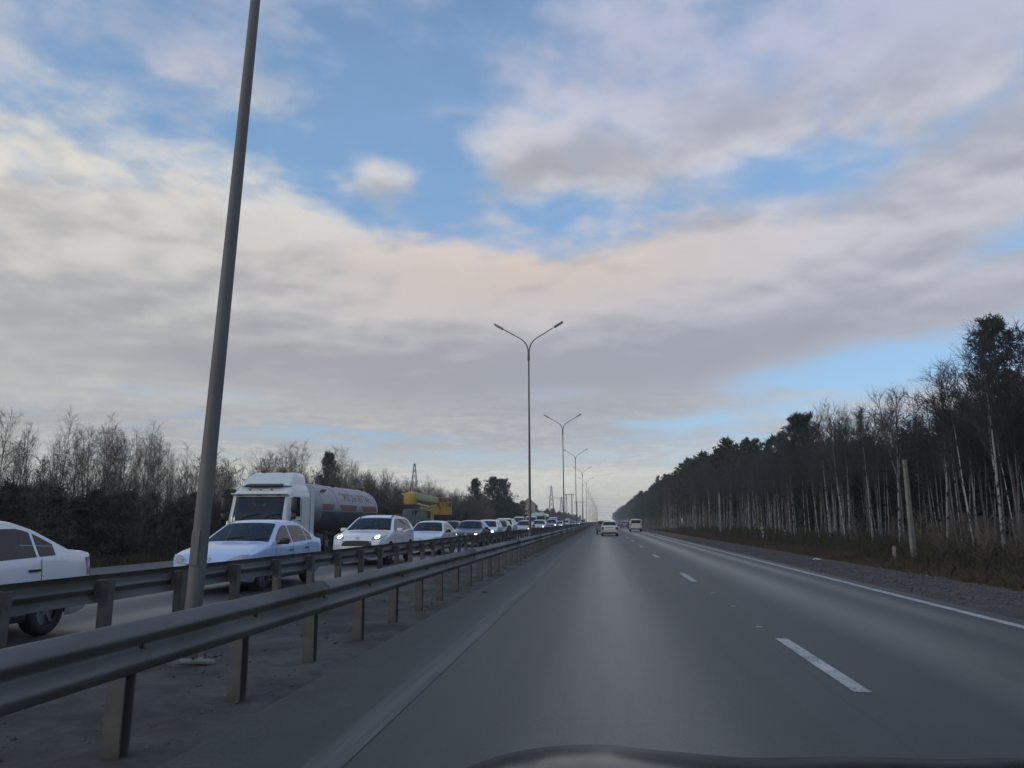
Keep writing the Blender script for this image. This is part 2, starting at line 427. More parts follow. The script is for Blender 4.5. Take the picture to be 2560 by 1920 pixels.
# ------------------------------------------------------------------ guardrails
def wbeam():
    pts = [(0.000, 0.156), (0.012, 0.155), (0.030, 0.142), (0.062, 0.112), (0.079, 0.092), (0.083, 0.078), (0.076, 0.064), (0.030, 0.028), (0.012, 0.012), (0.006, 0.0),
           (0.012, -0.012), (0.030, -0.028), (0.076, -0.064), (0.083, -0.078), (0.079, -0.092), (0.062, -0.112), (0.030, -0.142), (0.012, -0.155), (0.000, -0.156)]
    out = []
    for i in range(len(pts) - 1):                              # one midpoint each, for a rounder wave
        a, b = pts[i], pts[i + 1]; out += [a, ((a[0] + b[0]) / 2, (a[1] + b[1]) / 2)]
    return out + [pts[-1]]
def rail_panel_mesh(l):
    pr = wbeam(); t = 0.004; n = len(pr); v = []; f = []
    stn = [-0.16, 0.0, l * 0.5, l]
    for k, y in enumerate(stn):
        off = 0.005 if k == 0 else 0.0
        for x, z in pr: v.append((x + off, y, z))
        for x, z in pr: v.append((x + off - t, y, z))
    for k in range(len(stn) - 1):
        for i in range(n - 1):
            a = k * 2 * n + i; b = a + 2 * n
            f.append((a, a + 1, b + 1, b)); f.append((a + n + 1, a + n, b + n, b + n + 1))
        a = k * 2 * n; f.append((a, a + 2 * n, a + 3 * n, a + n)); f.append((a + n - 1, a + 2 * n - 1, a + 4 * n - 1, a + 3 * n - 1))
    for k in (0, len(stn) - 1):
        for i in range(n - 1):
            a = k * 2 * n + i; f.append((a, a + n, a + n + 1, a + 1))
    return mesh('rail_panel', v, f, M['galv'], True)
PSP = 1.56
panel_me = rail_panel_mesh(PSP * 6)
b = MB()                                                        # channel post with open back
b.prism([(-0.055, -0.06), (0.055, -0.06), (0.055, -0.045), (-0.043, -0.045), (-0.043, 0.045), (0.055, 0.045), (0.055, 0.06), (-0.055, 0.06)], 'z', -0.25, 0.76)
post_me = b.mesh('post', M['galv_post'])
b = MB().box((0.075, 0, 0), (0.06, 0.16, 0.20), 0.008); block_me = b.mesh('spacer_block', M['galv_post'])
b = MB().tube([(0.0, 0, 0), (0.012, 0, 0)], 0.03, 8).tube([(0.012, 0, 0), (0.03, 0, 0)], 0.019, 6); bolt_me = b.mesh('bolt', M['galv_post'])

def guardrail(x, face, y0, label):
    root = empty('guardrail', (x, 0, 0))
    tag(root, label, 'guardrail', 'guardrails along the median')
    sx = face
    n = 0; yy = y0 - PSP * 4
    while yy < 720:
        p = link('rail_panel', panel_me, root, (sx * 0.105, yy, 0.665 + random.uniform(-0.004, 0.004)))
        p.scale.x = sx; yy += PSP * 6
        p.rotation_euler.z = random.uniform(-0.0006, 0.0006)
    rest = MB()
    for k in range(-3, 440):
        py = y0 + k * PSP
        if k < 230:
            q = link('post', post_me, root, (0, py, 0)); q.scale.x = sx; q.rotation_euler = (R(random.uniform(-1.0, 1.0)), R(random.uniform(-1, 1)), R(random.uniform(-3, 3)))
            if k < 45:
                s_ = link('spacer_block', block_me, q, (-0.03, 0, 0.665)) if False else link('spacer_block', block_me, root, (-sx * 0.005, py, 0.665)); s_.scale.x = sx
                bt = link('bolt', bolt_me, root, (sx * 0.108, py, 0.665)); bt.scale.x = sx
        else:
            rest.box((0, py, 0.3), (0.11, 0.12, 0.92))
    o = rest.build('far_posts', M['galv_post'], root); o['kind'] = 'stuff'
    return root
guardrail(-2.95, 1, 4.6, 'steel crash barrier nearest the camera, running along the edge of our lane')
guardrail(-5.62, -1, 8.34 - 2 * PSP, 'steel crash barrier behind the lamp posts, beside the oncoming traffic')

# ------------------------------------------------------------------ street lamps down the median
def lamp_parts():
    root = empty('street_lamp')
    b = MB()
    b.tube([(0, 0, -0.3), (0, 0, 4.0), (0, 0, 8.0), (0, 0, 10.9)], [0.090, 0.070, 0.052, 0.044], 16)
    b.build('pole', M['pole'], root, True)
    MB().tube([(0, 0, 0.0), (0, 0, 0.03), (0, 0, 0.04)], [0.21, 0.21, 0.12], 12).build('base_flange', M['pole'], root, True)
    MB().tube([(0, 0, 10.55), (0, 0, 10.62), (0, 0, 10.98), (0, 0, 11.0)], [0.058, 0.078, 0.074, 0.05], 12).build('collar', M['pole'], root, True)
    MB().box((0.0, -0.095, 1.1), (0.09, 0.02, 0.34), 0.006).build('access_hatch', M['pole'], root)
    for k in range(4):
        a = R(45 + 90 * k); MB().tube([(0.165 * math.cos(a), 0.165 * math.sin(a), 0.02), (0.165 * math.cos(a), 0.165 * math.sin(a), 0.09)], 0.014, 6).build('anchor_bolt', M['galv_post'], root)
    for s in (-1, 1):
        pts = []
        for i in range(15):
            t = i / 14
            if t < 0.5:
                a = t / 0.5 * R(62); r_ = 0.95
                pts.append((s * (0.03 + r_ * (1 - math.cos(a))), 0, 11.0 + 0.10 + r_ * math.sin(a)))
            else:
                q = (t - 0.5) / 0.5; pts.append((s * (0.03 + 0.95 * (1 - math.cos(R(62))) + q * 0.98), 0, 11.1 + 0.95 * math.sin(R(62)) + q * 0.56))
        pts.insert(0, (s * 0.02, 0, 10.9))
        MB().tube(pts, [0.040] * 6 + [0.031] * (len(pts) - 6), 8).build('arm', M['pole'], root, True)
        e = Vector(pts[-1]); d = Vector((s * 0.98, 0, 0.56)).normalized()
        ang = math.atan2(d.z, d.x)
        rot = Matrix.Rotation(-ang, 3, 'Y')
        c = e + d * 0.20
        h = MB().box(c, (0.30, 0.22, 0.12), 0.04, rot).box(c + d * 0.30, (0.42, 0.28, 0.10), 0.045, rot).build('lamp_head', M['lamp'], root, True)
        nrm = rot @ Vector((0, 0, -1)); nrm = nrm if nrm.z < 0 else -nrm
        MB().box(c + d * 0.30 + nrm * 0.052, (0.34, 0.22, 0.02), 0.008, rot).build('lamp_glass', M['lamp_glass'], h, True)
    return root
lamp0 = lamp_parts()
lamp_y = [7.65, 45.2, 86.2, 128.5, 171, 213, 255, 297, 339, 381, 423, 465, 507, 549, 591, 633, 675, 717, 759, 801]
names_l = {0: 'tall grey lamp post close by, cropped by the top edge of the photo',
           1: 'double-armed lamp post, nearest of those whose lamps show', 2: 'second double-armed lamp post of the row whose lamps show',
           3: 'third double-armed lamp post of the row whose lamps show', 4: 'fourth double-armed lamp post of the row whose lamps show',
           5: 'fifth double-armed lamp post of the row whose lamps show', 6: 'sixth double-armed lamp post of the row whose lamps show'}
ORD = ['', 'first', 'second', 'third', 'fourth', 'fifth', 'sixth', 'seventh', 'eighth', 'ninth', 'tenth', 'eleventh', 'twelfth', 'thirteenth', 'fourteenth', 'fifteenth', 'sixteenth', 'seventeenth', 'eighteenth', 'nineteenth']
for i, ly in enumerate(lamp_y):
    o = lamp0 if i == 0 else copy_tree(lamp0)
    o.location = (-4.2, ly, 0); o.scale = (1, 1, 1.045)
    o.rotation_euler = (0, R(1.9) if i == 0 else R(random.uniform(-0.25, 0.25)), R(random.uniform(-2, 2)))
    tag(o, names_l.get(i, '%s double-armed lamp post of the row whose lamps show, small and far' % ORD[i]), 'street lamp', 'double-armed lamp posts along the median')

# ------------------------------------------------------------------ vehicles
def paint(name, col, rough=0.28, dirt=(0.10, 0.095, 0.085), metal=0.0):
    """car paint with a clear coat and road dirt that thickens toward the sills"""
    m = bpy.data.materials.new(name); m.use_nodes = True
    X.nt = nt = m.node_tree; p = nt.nodes['Principled BSDF']
    t = nt.nodes.new('ShaderNodeTexCoord'); sp = nt.nodes.new('ShaderNodeSeparateXYZ'); nt.links.new(t.outputs['Object'], sp.inputs[0])
    nz = noise(X(t.outputs['Object']), 3.0, 5, 0.6)
    d = ((0.66 - X(sp.outputs[2])) * 1.9 + (nz - 0.5) * 1.0).clamp() * 0.7 + nz.step(0.4, 0.8) * 0.07
    c = mixc(d, col, dirt); nt.links.new(c.s, p.inputs['Base Color'])
    nt.links.new((d * 0.4 + rough).s, p.inputs['Roughness'])
    p.inputs['Metallic'].default_value = metal
    p.inputs['Coat Weight'].default_value = 0.7; p.inputs['Coat Roughness'].default_value = 0.08
    return m
P = dict(white=paint('white_car_paint', (0.72, 0.73, 0.75)), cream=paint('cream_car_paint', (0.62, 0.60, 0.53)),
         silver=paint('silver_car_paint', (0.42, 0.43, 0.45), 0.32, metal=0.5), dark=paint('dark_blue_car_paint', (0.025, 0.03, 0.045)),
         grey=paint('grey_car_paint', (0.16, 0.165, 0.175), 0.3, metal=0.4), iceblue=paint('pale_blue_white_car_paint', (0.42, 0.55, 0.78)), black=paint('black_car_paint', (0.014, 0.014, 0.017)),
         lilac=paint('pale_lilac_car_paint', (0.48, 0.48, 0.58)), beige=paint('beige_car_paint', (0.50, 0.46, 0.38), 0.3, metal=0.2),
         truckwhite=paint('truck_cab_paint', (0.62, 0.66, 0.64), 0.4), green=paint('green_white_bus_paint', (0.45, 0.54, 0.50), 0.4))
M['glass'] = mat('car_glass', (0.009, 0.014, 0.024), 0.03, 0, coat=0.0, spec=0.38)
def clear_glass(name, tint):
    m = bpy.data.materials.new(name); m.use_nodes = True; nt = m.node_tree; nt.nodes.clear()
    tr_ = nt.nodes.new('ShaderNodeBsdfTransparent'); tr_.inputs[0].default_value = (*tint, 1)
    gl = nt.nodes.new('ShaderNodeBsdfGlossy'); gl.inputs['Roughness'].default_value = 0.02; gl.inputs[0].default_value = (0.9, 0.94, 1.0, 1)
    fr = nt.nodes.new('ShaderNodeFresnel'); fr.inputs[0].default_value = 1.5
    mx = nt.nodes.new('ShaderNodeMixShader'); nt.links.new(fr.outputs[0], mx.inputs[0]); nt.links.new(tr_.outputs[0], mx.inputs[1]); nt.links.new(gl.outputs[0], mx.inputs[2])
    o = nt.nodes.new('ShaderNodeOutputMaterial'); nt.links.new(mx.outputs[0], o.inputs[0]); return m
M['side_glass'] = clear_glass('tinted_side_glass', (0.42, 0.47, 0.50))
M['screen_glass'] = clear_glass('tinted_screen_glass', (0.40, 0.46, 0.52))
M['seat'] = mat('seat_fabric', (0.022, 0.023, 0.026), 0.9)
M['lining'] = mat('cabin_lining', (0.03, 0.031, 0.034), 0.9)
M['trim'] = mat('black_trim', (0.015, 0.015, 0.016), 0.45)
M['chrome'] = mat('bright_trim', (0.5, 0.5, 0.52), 0.18, 0.9)
M['tyre'] = mat('tyre_rubber', (0.018, 0.018, 0.018), 0.85, 0, 0.3, 6)
M['rim'] = mat('alloy_rim', (0.38, 0.38, 0.40), 0.32, 0.8)
M['lens'] = mat('headlight_lens', (0.35, 0.37, 0.40), 0.08, 0.3, spec=0.8)
M['lens_on'] = mat('lit_headlight', (0.9, 0.9, 0.9), 0.2, emit=((1.0, 0.95, 0.86), 5.0))
M['lens_warm'] = mat('lit_warm_headlight', (0.9, 0.8, 0.6), 0.2, emit=((1.0, 0.78, 0.45), 9.0))
M['tail'] = mat('tail_light_red', (0.20, 0.018, 0.016), 0.15, spec=0.7)
M['tail_dark'] = mat('smoked_red_tail_light', (0.11, 0.02, 0.017), 0.15, spec=0.7)
M['plate'] = mat('number_plate', (0.6, 0.6, 0.58), 0.5)
M['under'] = mat('underbody', (0.008, 0.008, 0.008), 0.9)

def interp(pts, y):
    return float(np.interp(y, [p[0] for p in pts], [p[1] for p in pts]))

def smooth_profile(pts, n=140, it=3):
    """resample a polyline and round its corners a little"""
    xs = np.linspace(pts[0][0], pts[-1][0], n); z = np.interp(xs, [p[0] for p in pts], [p[1] for p in pts])
    for _ in range(it): z[1:-1] = 0.25 * z[:-2] + 0.5 * z[1:-1] + 0.25 * z[2:]
    return list(zip(xs, z))

WHEELS = {}
def wheel_parts(parent, x, y, r, w, side):
    """tyre with rim and spokes; side = +1 outward is +x"""
    key = (round(r, 3), round(w, 3), side)
    if key not in WHEELS:
        prof = [(-w / 2, r * 0.66), (-w / 2, r * 0.93), (-w * 0.36, r), (w * 0.36, r), (w / 2, r * 0.93), (w / 2, r * 0.66), (w * 0.30, r * 0.62)]
        n = 28; v = []; f = []
        for k in range(n):
            a = 2 * math.pi * k / n
            for (t, q) in prof: v.append((t * side, q * math.cos(a), q * math.sin(a)))
        m_ = len(prof)
        for k in range(n):
            for i in range(m_ - 1):
                a = k * m_ + i; b = ((k + 1) % n) * m_ + i; f.append((a, a + 1, b + 1, b))
        tyre = mesh('tyre', v, f, M['tyre'], True)
        b = MB(); d = side * w * 0.30
        b.tube([(d * 0.2, 0, 0), (d * 0.6, 0, 0)], r * 0.64, 20)
        b.tube([(d * 0.7, 0, 0), (d * 1.25, 0, 0)], [r * 0.14, r * 0.12], 10)
        for k in range(5):
            a = 2 * math.pi * k / 5
            rot = Matrix.Rotation(a, 3, 'X')
            b.box(rot @ Vector((d * 0.95, 0, r * 0.36)), (abs(d) * 0.5, r * 0.15, r * 0.52), 0.0, rot)
        rim = b.mesh('rim', M['rim'])
        WHEELS[key] = (tyre, rim)
    tyre, rim = WHEELS[key]
    o = link('wheel', tyre, parent, (x, y, r)); link('rim', rim, o)
    return o

def make_car(name, sp):
    """sp: L, W, H, top profile [(y,z)], belt, roof_w, wheels (yf, yr, r), windshield (y0,y1), rear glass (y0,y1), side glass spans"""
    L, W, H = sp['L'], sp['W'], sp['H']; hw = W / 2
    root = empty(name)
    top = smooth_profile(sp['top']); belt = sp['belt']; yf, yr, r = sp['wheels']
    ground_c = sp.get('clear', 0.20); ar = r + 0.055
    def ztop(y): return interp(top, y)
    def wplan(y):
        e = L / 2 - abs(y); rc = sp.get('round', 0.55)
        t = max(0.0, 1 - e / rc)
        return hw * (1 - sp.get('taper', 0.20) * t ** 2.4)
    def zbelt(y): return interp(belt, y)
    def low(z):                                               # tuck under, bulge, shoulder
        return float(np.interp(z, [0.15, 0.30, 0.50, 0.66, 0.80, 1.0], [0.90, 0.965, 1.0, 0.992, 0.985, 0.955]))
    rw = sp['roof_w'] / 2
    def wg(y, z):
        zb = zbelt(y); base = wplan(y) * low(zb)
        if z <= zb: return wplan(y) * low(z)
        t = (z - zb) / max(0.05, (H - 0.05 - zb)); return base + (min(rw, base) - base) * min(1.1, t)
    def zbot(y):
        z = ground_c + 0.06 * max(0, 1 - (L / 2 - abs(y)) / 0.4)
        for c in (yf, yr):
            d = abs(y - c)
            if d < ar: z = max(z, r + math.sqrt(ar * ar - d * d))
        return z
    ys = set(np.linspace(-L / 2, L / 2, 60).tolist())
    for c in (yf, yr): ys |= set((c + ar * math.cos(a)) for a in np.linspace(0, math.pi, 17)) | {c - ar - 0.004, c + ar + 0.004}
    for k in (0.02, 0.05, 0.09): ys |= {-L / 2 + k, L / 2 - k}
    for (a_, b_) in sp['side']: ys |= {a_, b_}
    ys |= set(sp['ws']) | (set(sp['rw']) if sp.get('rw') else set())
    ys = sorted(y for y in ys if -L / 2 <= y <= L / 2)
    ys = [y for i, y in enumerate(ys) if i == 0 or y - ys[i - 1] > 1e-5]
    def zwin(y):
        zl = zbelt(y) + 0.03; return zl, max(min(ztop(y) - 0.10, H - 0.135), zl + 0.004)
    V = []; F = []; n = 0
    for y in ys:
        zt = ztop(y); zb_ = min(zbot(y), zt - 0.08); zs = max(min(zbelt(y), zt - 0.05), zb_ + 0.03)
        half = []
        for t in np.linspace(0, 1, 7):
            z = zb_ + (zs - zb_) * t; half.append((wg(y, z), z))
        ze = max(zt - 0.045, zs + 0.004)
        zl, zh = zwin(y)
        for z in ((zl, (zl + zh) / 2, zh, max(ze, zh + 0.004)) if zt - 0.06 > zl + 0.01 else [zs + (ze - zs) * t for t in (0.25, 0.5, 0.75, 1.0)]): half.append((wg(y, z), z))
        we = half[-1][0]
        cr = sp.get('crown', 0.035)
        for q, dz_ in ((0.965, 0.028), (0.90, 0.012), (0.7, 0.0), (0.35, 0.0), (0.0, 0.0)):
            half.append((we * q, zt - dz_ - cr * (q * q) * (0.6 if q < 0.9 else 0.45)))
        n = len(half)
        V += [(x, y, z) for x, z in half] + [(-x, y, z) for x, z in reversed(half[:-1])]
    m_ = 2 * n - 1
    def opening(y0, y1, k):
        j = k if k <= n - 2 else 2 * n - 3 - k
        e = 1e-4
        if j in (7, 8): return any(a_ - e <= y0 and y1 <= b_ + e for a_, b_ in sp['side'])
        if j >= 12: return any(w and w[0] - e <= y0 and y1 <= w[1] + e for w in (sp['ws'], sp.get('rw')))
        return False
    for i in range(len(ys) - 1):
        for k in range(m_ - 1):
            if opening(ys[i], ys[i + 1], k): continue
            a = i * m_ + k; F.append((a, a + 1, a + 1 + m_, a + m_))
    F.append(tuple(range(m_))); F.append(tuple((len(ys) - 1) * m_ + k for k in range(m_ - 1, -1, -1)))
    me = mesh('body', V, F, P['white'], True)
    bm = bmesh.new(); bm.from_mesh(me); bmesh.ops.recalc_face_normals(bm, faces=bm.faces)
    for e in bm.edges:
        if len(e.link_faces) == 2 and e.calc_face_angle(0) > R(42): e.smooth = False
    bm.to_mesh(me); bm.free()
    body = link('body', me, root)
    # dark underside and wheel wells
    b = MB().box((0, 0, (ground_c + 0.62) / 2 + 0.02), (W * 0.84, L * 0.93, 0.60 - ground_c)); b.build('underbody', M['under'], root)
    for yy in (yf, yr):
        for s in (-1, 1): wheel_parts(root, s * (hw - 0.115), yy, r, sp.get('tw', 0.20), s)
    # cabin: dark tub below the windows, dashboard, seats, lining under the roof
    c0, c1 = sp['ws'][0] + 0.10, (sp['rw'][1] if sp.get('rw') else sp['side'][-1][1]) - 0.05
    zb0 = zbelt((c0 + c1) / 2)
    MB().box((0, (c0 + c1) / 2, (zb0 - 0.08 + 0.35) / 2), (W * 0.80, c1 - c0, zb0 - 0.08 - 0.35)).build('cabin_tub', M['lining'], root)
    MB().box((0, sp['ws'][0] + 0.28, zb0 - 0.04), (W * 0.78, 0.42, 0.12), 0.04).build('dashboard', M['lining'], root)
    for yy in ([0.12, 0.98] if L < 5 else [-0.75, 0.3, 1.3]):
        for xx in (-0.36, 0.36):
            MB().box((xx * W / 1.75, yy, zb0 + 0.02), (0.46, 0.16, 0.36), 0.06).box((xx * W / 1.75, yy + 0.02, zb0 + 0.27), (0.24, 0.10, 0.16), 0.04).build('seat', M['seat'], root, True)
    v = []; f = []; N = 8
    r0_, r1_ = sp['ws'][1] + 0.02, (sp['rw'][0] if sp.get('rw') else sp['side'][-1][1]) - 0.02
    for i in range(N + 1):
        y = r0_ + (r1_ - r0_) * i / N
        for x in np.linspace(-rw * 0.98, rw * 0.98, 5): v.append((x, y, ztop(y) - 0.065 - 0.03 * (x / rw) ** 2))
    for i in range(N):
        for k in range(4): a = i * 5 + k; f.append((a, a + 1, a + 6, a + 5))
    link('roof_lining', mesh('roof_lining', v, f, M['lining'], True), root)
    # glass patches lie just proud of the body skin
    def top_patch(nm, y0, y1, inset0, inset1, m, dn=0.006, ny=8, nx=10):
        v = []; f = []
        for i in range(ny + 1):
            t = i / ny; y = y0 + (y1 - y0) * t; zt = ztop(y); ins = inset0 + (inset1 - inset0) * t
            sl = (ztop(y + 0.03) - ztop(y - 0.03)) / 0.06; ln = math.sqrt(1 + sl * sl)
            zl_, zh_ = zwin(y); we = wg(y, max(zt - 0.045, zh_ + 0.004) if zt - 0.06 > zl_ + 0.01 else zt - 0.045) * 0.90
            for k in range(nx + 1):
                x = we * (2 * k / nx - 1); q = min(1.0, abs(x) / max(0.1, we / 0.90))
                z = zt - sp.get('crown', 0.035) * q * q * 0.6 - 0.012 * max(0, (q - 0.7) / 0.2)
                v.append((x, y - sl / ln * dn, z + dn / ln + 0.002))
        for i in range(ny):
            for k in range(nx):
                a = i * (nx + 1) + k; f.append((a, a + 1, a + nx + 2, a + nx + 1))
        return link(nm, mesh(nm, v, f, m, True), root)
    top_patch('windshield', *sp['ws'], 0.035, 0.05, M['screen_glass'])
    if sp.get('rw'): top_patch('rear_window', *sp['rw'], 0.06, 0.05, M['screen_glass'])
    for s in (-1, 1):
        for (y0, y1) in sp['side']:
            v = []; f = []; N = 12; rows = 4
            for i in range(N + 1):
                y = y0 + (y1 - y0) * i / N; zl, zh = zwin(y)
                for k in range(rows + 1):
                    z = zl + (zh - zl) * k / rows; v.append((s * (wg(y, z) + 0.006), y, z))
            for i in range(N):
                for k in range(rows):
                    a = i * (rows + 1) + k; f.append((a, a + 1, a + rows + 2, a + rows + 1)[::-s])
            link('side_window', mesh('side_window', v, f, M['side_glass'], True), root)
        # seams, handles, mirror, sill
        for yd in sp.get('doors', ()):
            v = []; f = []
            for k in range(9):
                z = 0.32 + (zbelt(yd) - 0.32) * k / 8
                v += [(s * (wg(yd, z) + 0.003), yd - 0.006, z), (s * (wg(yd, z) + 0.003), yd + 0.006, z)]
            for k in range(8): f.append((2 * k, 2 * k + 1, 2 * k + 3, 2 * k + 2))
            link('door_seam', mesh('door_seam', v, f, M['trim']), root)
        for yh in sp.get('handles', ()):
            MB().box((s * (wg(yh, zbelt(yh) - 0.13) + 0.012), yh, zbelt(yh) - 0.13), (0.03, 0.19, 0.032), 0.01).build('door_handle', M['trim'] if sp.get('dark_trim') else body.data.materials[0], root)
        ym = sp['mirror']; zm = zbelt(ym) + 0.07
        MB().box((s * (wg(ym, zm) + 0.15), ym, zm + 0.02), (0.21, 0.13, 0.14), 0.045).box((s * (wg(ym, zm) + 0.03), ym + 0.01, zm - 0.03), (0.12, 0.05, 0.05), 0.012).build('mirror', M['trim'] if sp.get('dark_mirror') else P['white'], root, True)
        MB().box((s * (hw * 0.962), (yf + yr) / 2, ground_c + 0.06), (0.05, yr - yf - 2 * ar - 0.04, 0.10), 0.02).build('sill', M['trim'], root)
    # front: x,z patches wrapped round the nose
    def yplan(x):
        rc = sp.get('round', 0.55); t = (max(0.0, (1 - abs(x) / hw)) / sp.get('taper', 0.20))
        t = max(0.0, min(1.0, t)) ** (1 / 2.4)
        return L / 2 - rc * (1 - t) if abs(x) > hw * (1 - sp.get('taper', 0.20)) else L / 2
    def wrap(nm, poly_cols, end, m, dn=0.012, nrow=4):
        """poly_cols: [(x, z0, z1)...] columns across"""
        v = []; f = []
        for (x, z0, z1) in poly_cols:
            for k in range(nrow + 1):
                z = z0 + (z1 - z0) * k / nrow
                y = yplan(x / max(0.9, low(z)))
                for _ in range(60):                            # step back until the skin is at least this high
                    if ztop(end * y) - 0.012 - 0.02 * (x / hw) ** 2 >= z: break
                    y -= 0.01
                v.append((x, end * (y + dn), z + (dn if y < L / 2 - 0.03 else 0)))
        for i in range(len(poly_cols) - 1):
            for k in range(nrow):
                a = i * (nrow + 1) + k; f.append((a, a + 1, a + nrow + 2, a + nrow + 1))
        return link(nm, mesh(nm, v, f, m, True), root)
    ft = sp['front']
    for s in (-1, 1):
        x0, x1, z0, z1, lift = ft['lamp']
        cols = [(s * (x0 + (x1 - x0) * t), z0 + lift * t * 0.6, z0 + (z1 - z0) * (0.55 + 0.45 * min(1, t * 2)) + lift * t * 0.5) for t in np.linspace(0, 1, 7)]
        hl = wrap('headlight', cols, -1, M['lens'])
        xb = x0 + (x1 - x0) * 0.42
        disc = [(s * (xb + 0.07 * math.cos(a)), 0) for a in (math.pi, 0)]
        cz = (z0 + z1) / 2 + lift * 0.2
        bl = wrap('headlight_bulb', [(s * (xb + 0.075 * math.cos(a)), cz - 0.055 * math.sin(a) - 0.001, cz + 0.055 * math.sin(a) + 0.001) for a in np.linspace(math.pi, 0, 9)], -1, M['lens'], 0.016, 3)
        bl.parent = hl
    gx, g0, g1 = ft['grille']
    wrap('grille', [(gx * t, g0, g1 - 0.02 * t * t) for t in np.linspace(-1, 1, 9)], -1, M['trim'])
    if ft.get('intake'):
        ix, i0, i1 = ft['intake']; wrap('lower_intake', [(ix * t, i0, i1) for t in np.linspace(-1, 1, 9)], -1, M['trim'])
    wrap('front_plate', [(0.26 * t, ft['plate'], ft['plate'] + 0.11) for t in (-1, 0, 1)], -1, M['plate'], 0.02)
    wrap('badge', [(0.07 * t, ft['badge'] - 0.03 * math.sqrt(max(0, 1 - t * t)), ft['badge'] + 0.03 * math.sqrt(max(0, 1 - t * t)) + 0.001) for t in np.linspace(-1, 1, 7)], -1, M['chrome'], 0.02)
    rt = sp['rear']
    for s in (-1, 1):
        x0, x1, z0, z1 = rt['lamp']
        wrap('tail_light', [(s * (x0 + (x1 - x0) * t), z0, z1) for t in np.linspace(0, 1, 6)], 1, M[rt.get('mat', 'tail')])
    wrap('rear_plate', [(0.26 * t, rt['plate'], rt['plate'] + 0.11) for t in (-1, 0, 1)], 1, M['plate'], 0.02)
    wrap('boot_trim', [(0.42 * t, rt['plate'] + 0.15, rt['plate'] + 0.185) for t in np.linspace(-1, 1, 5)], 1, M['trim'] if not rt.get('chrome') else M['chrome'], 0.012)
    wrap('rear_bumper_trim', [(hw * 0.8 * t, ground_c + 0.04, ground_c + 0.15) for t in np.linspace(-1, 1, 7)], 1, M['trim'], 0.012)
    wy = sp['ws'][0]
    for xx in (-0.32, 0.26):
        MB().tube([(xx, wy - 0.03, ztop(wy) + 0.012), (xx + 0.16, wy + 0.07, ztop(wy + 0.07) + 0.022), (xx + 0.42, wy + 0.12, ztop(wy + 0.12) + 0.018)], 0.009, 4).build('wiper', M['trim'], root)
    for s in (-1, 1):
        for end in (-1, 1):
            y0 = (yf - ar if end < 0 else yr + ar); v = []; f = []
            for k in range(8):
                t = k / 7; y = y0 + (end * (L / 2 - 0.10) - y0) * t; z = 0.50 + 0.10 * t
                v += [(s * (wg(y, z) + 0.003), y, z), (s * (wg(y, z) + 0.003), y, z + 0.012)]
            for k in range(7): f.append((2 * k, 2 * k + 1, 2 * k + 3, 2 * k + 2))
            link('bumper_seam', mesh('bumper_seam', v, f, M['trim']), root)
    if sp.get('rails'):
        for s in (-1, 1):
            pts = [(s * (rw - 0.06), y, ztop(y) + (0.012 if 0 < i < 7 else -0.03)) for i, y in enumerate(np.linspace(sp['rails'][0], sp['rails'][1], 8))]
            MB().tube(pts, 0.018, 6).build('roof_rail', M['trim'], root)
    return root

SEDAN = dict(L=4.42, W=1.70, H=1.46, roof_w=1.16, wheels=(-1.36, 1.24, 0.305),
             top=[(-2.21, 0.60), (-2.17, 0.70), (-2.0, 0.77), (-1.6, 0.87), (-1.08, 0.965), (-0.98, 0.99), (-0.28, 1.38), (0.0, 1.445), (0.35, 1.46), (0.75, 1.44), (1.05, 1.36), (1.62, 1.075), (1.72, 1.055), (2.08, 1.04), (2.17, 0.98), (2.21, 0.82)],
             belt=[(-2.21, 0.70), (-1.0, 0.90), (0, 0.915), (1.3, 0.955), (2.21, 0.95)], ws=(-0.96, -0.26), rw=(1.02, 1.60),
             side=[(-0.72, 0.10), (0.17, 0.98), (1.03, 1.32)], doors=(-0.80, 0.135, 1.05), handles=(0.0, 0.92), mirror=-0.62, dark_mirror=True, dark_trim=True,
             front=dict(lamp=(0.42, 0.80, 0.56, 0.72, 0.06), grille=(0.40, 0.50, 0.60), intake=(0.55, 0.26, 0.37), plate=0.40, badge=0.66),
             rear=dict(lamp=(0.52, 0.80, 0.68, 0.92), plate=0.66))
SUV = dict(L=4.48, W=1.86, H=1.64, roof_w=1.26, wheels=(-1.40, 1.27, 0.355), clear=0.24,
           top=[(-2.24, 0.72), (-2.20, 0.84), (-2.05, 0.93), (-1.6, 1.02), (-1.12, 1.09), (-1.0, 1.12), (-0.25, 1.53), (0.0, 1.605), (0.5, 1.64), (1.2, 1.61), (1.62, 1.55), (1.98, 1.22), (2.12, 1.10), (2.20, 0.95), (2.24, 0.70)],
           belt=[(-2.24, 0.80), (-1.0, 1.02), (0, 1.05), (1.3, 1.12), (2.24, 1.14)], ws=(-0.98, -0.23), rw=(1.66, 1.98),
           side=[(-0.72, 0.12), (0.19, 1.05), (1.12, 1.55)], doors=(-0.82, 0.155, 1.10), handles=(0.02, 0.98), mirror=-0.62,
           front=dict(lamp=(0.48, 0.86, 0.80, 0.95, 0.10), grille=(0.50, 0.62, 0.78), intake=(0.62, 0.32, 0.50), plate=0.50, badge=0.86),
           rear=dict(lamp=(0.56, 0.87, 0.84, 1.02), plate=0.78), rails=(-0.2, 1.5))
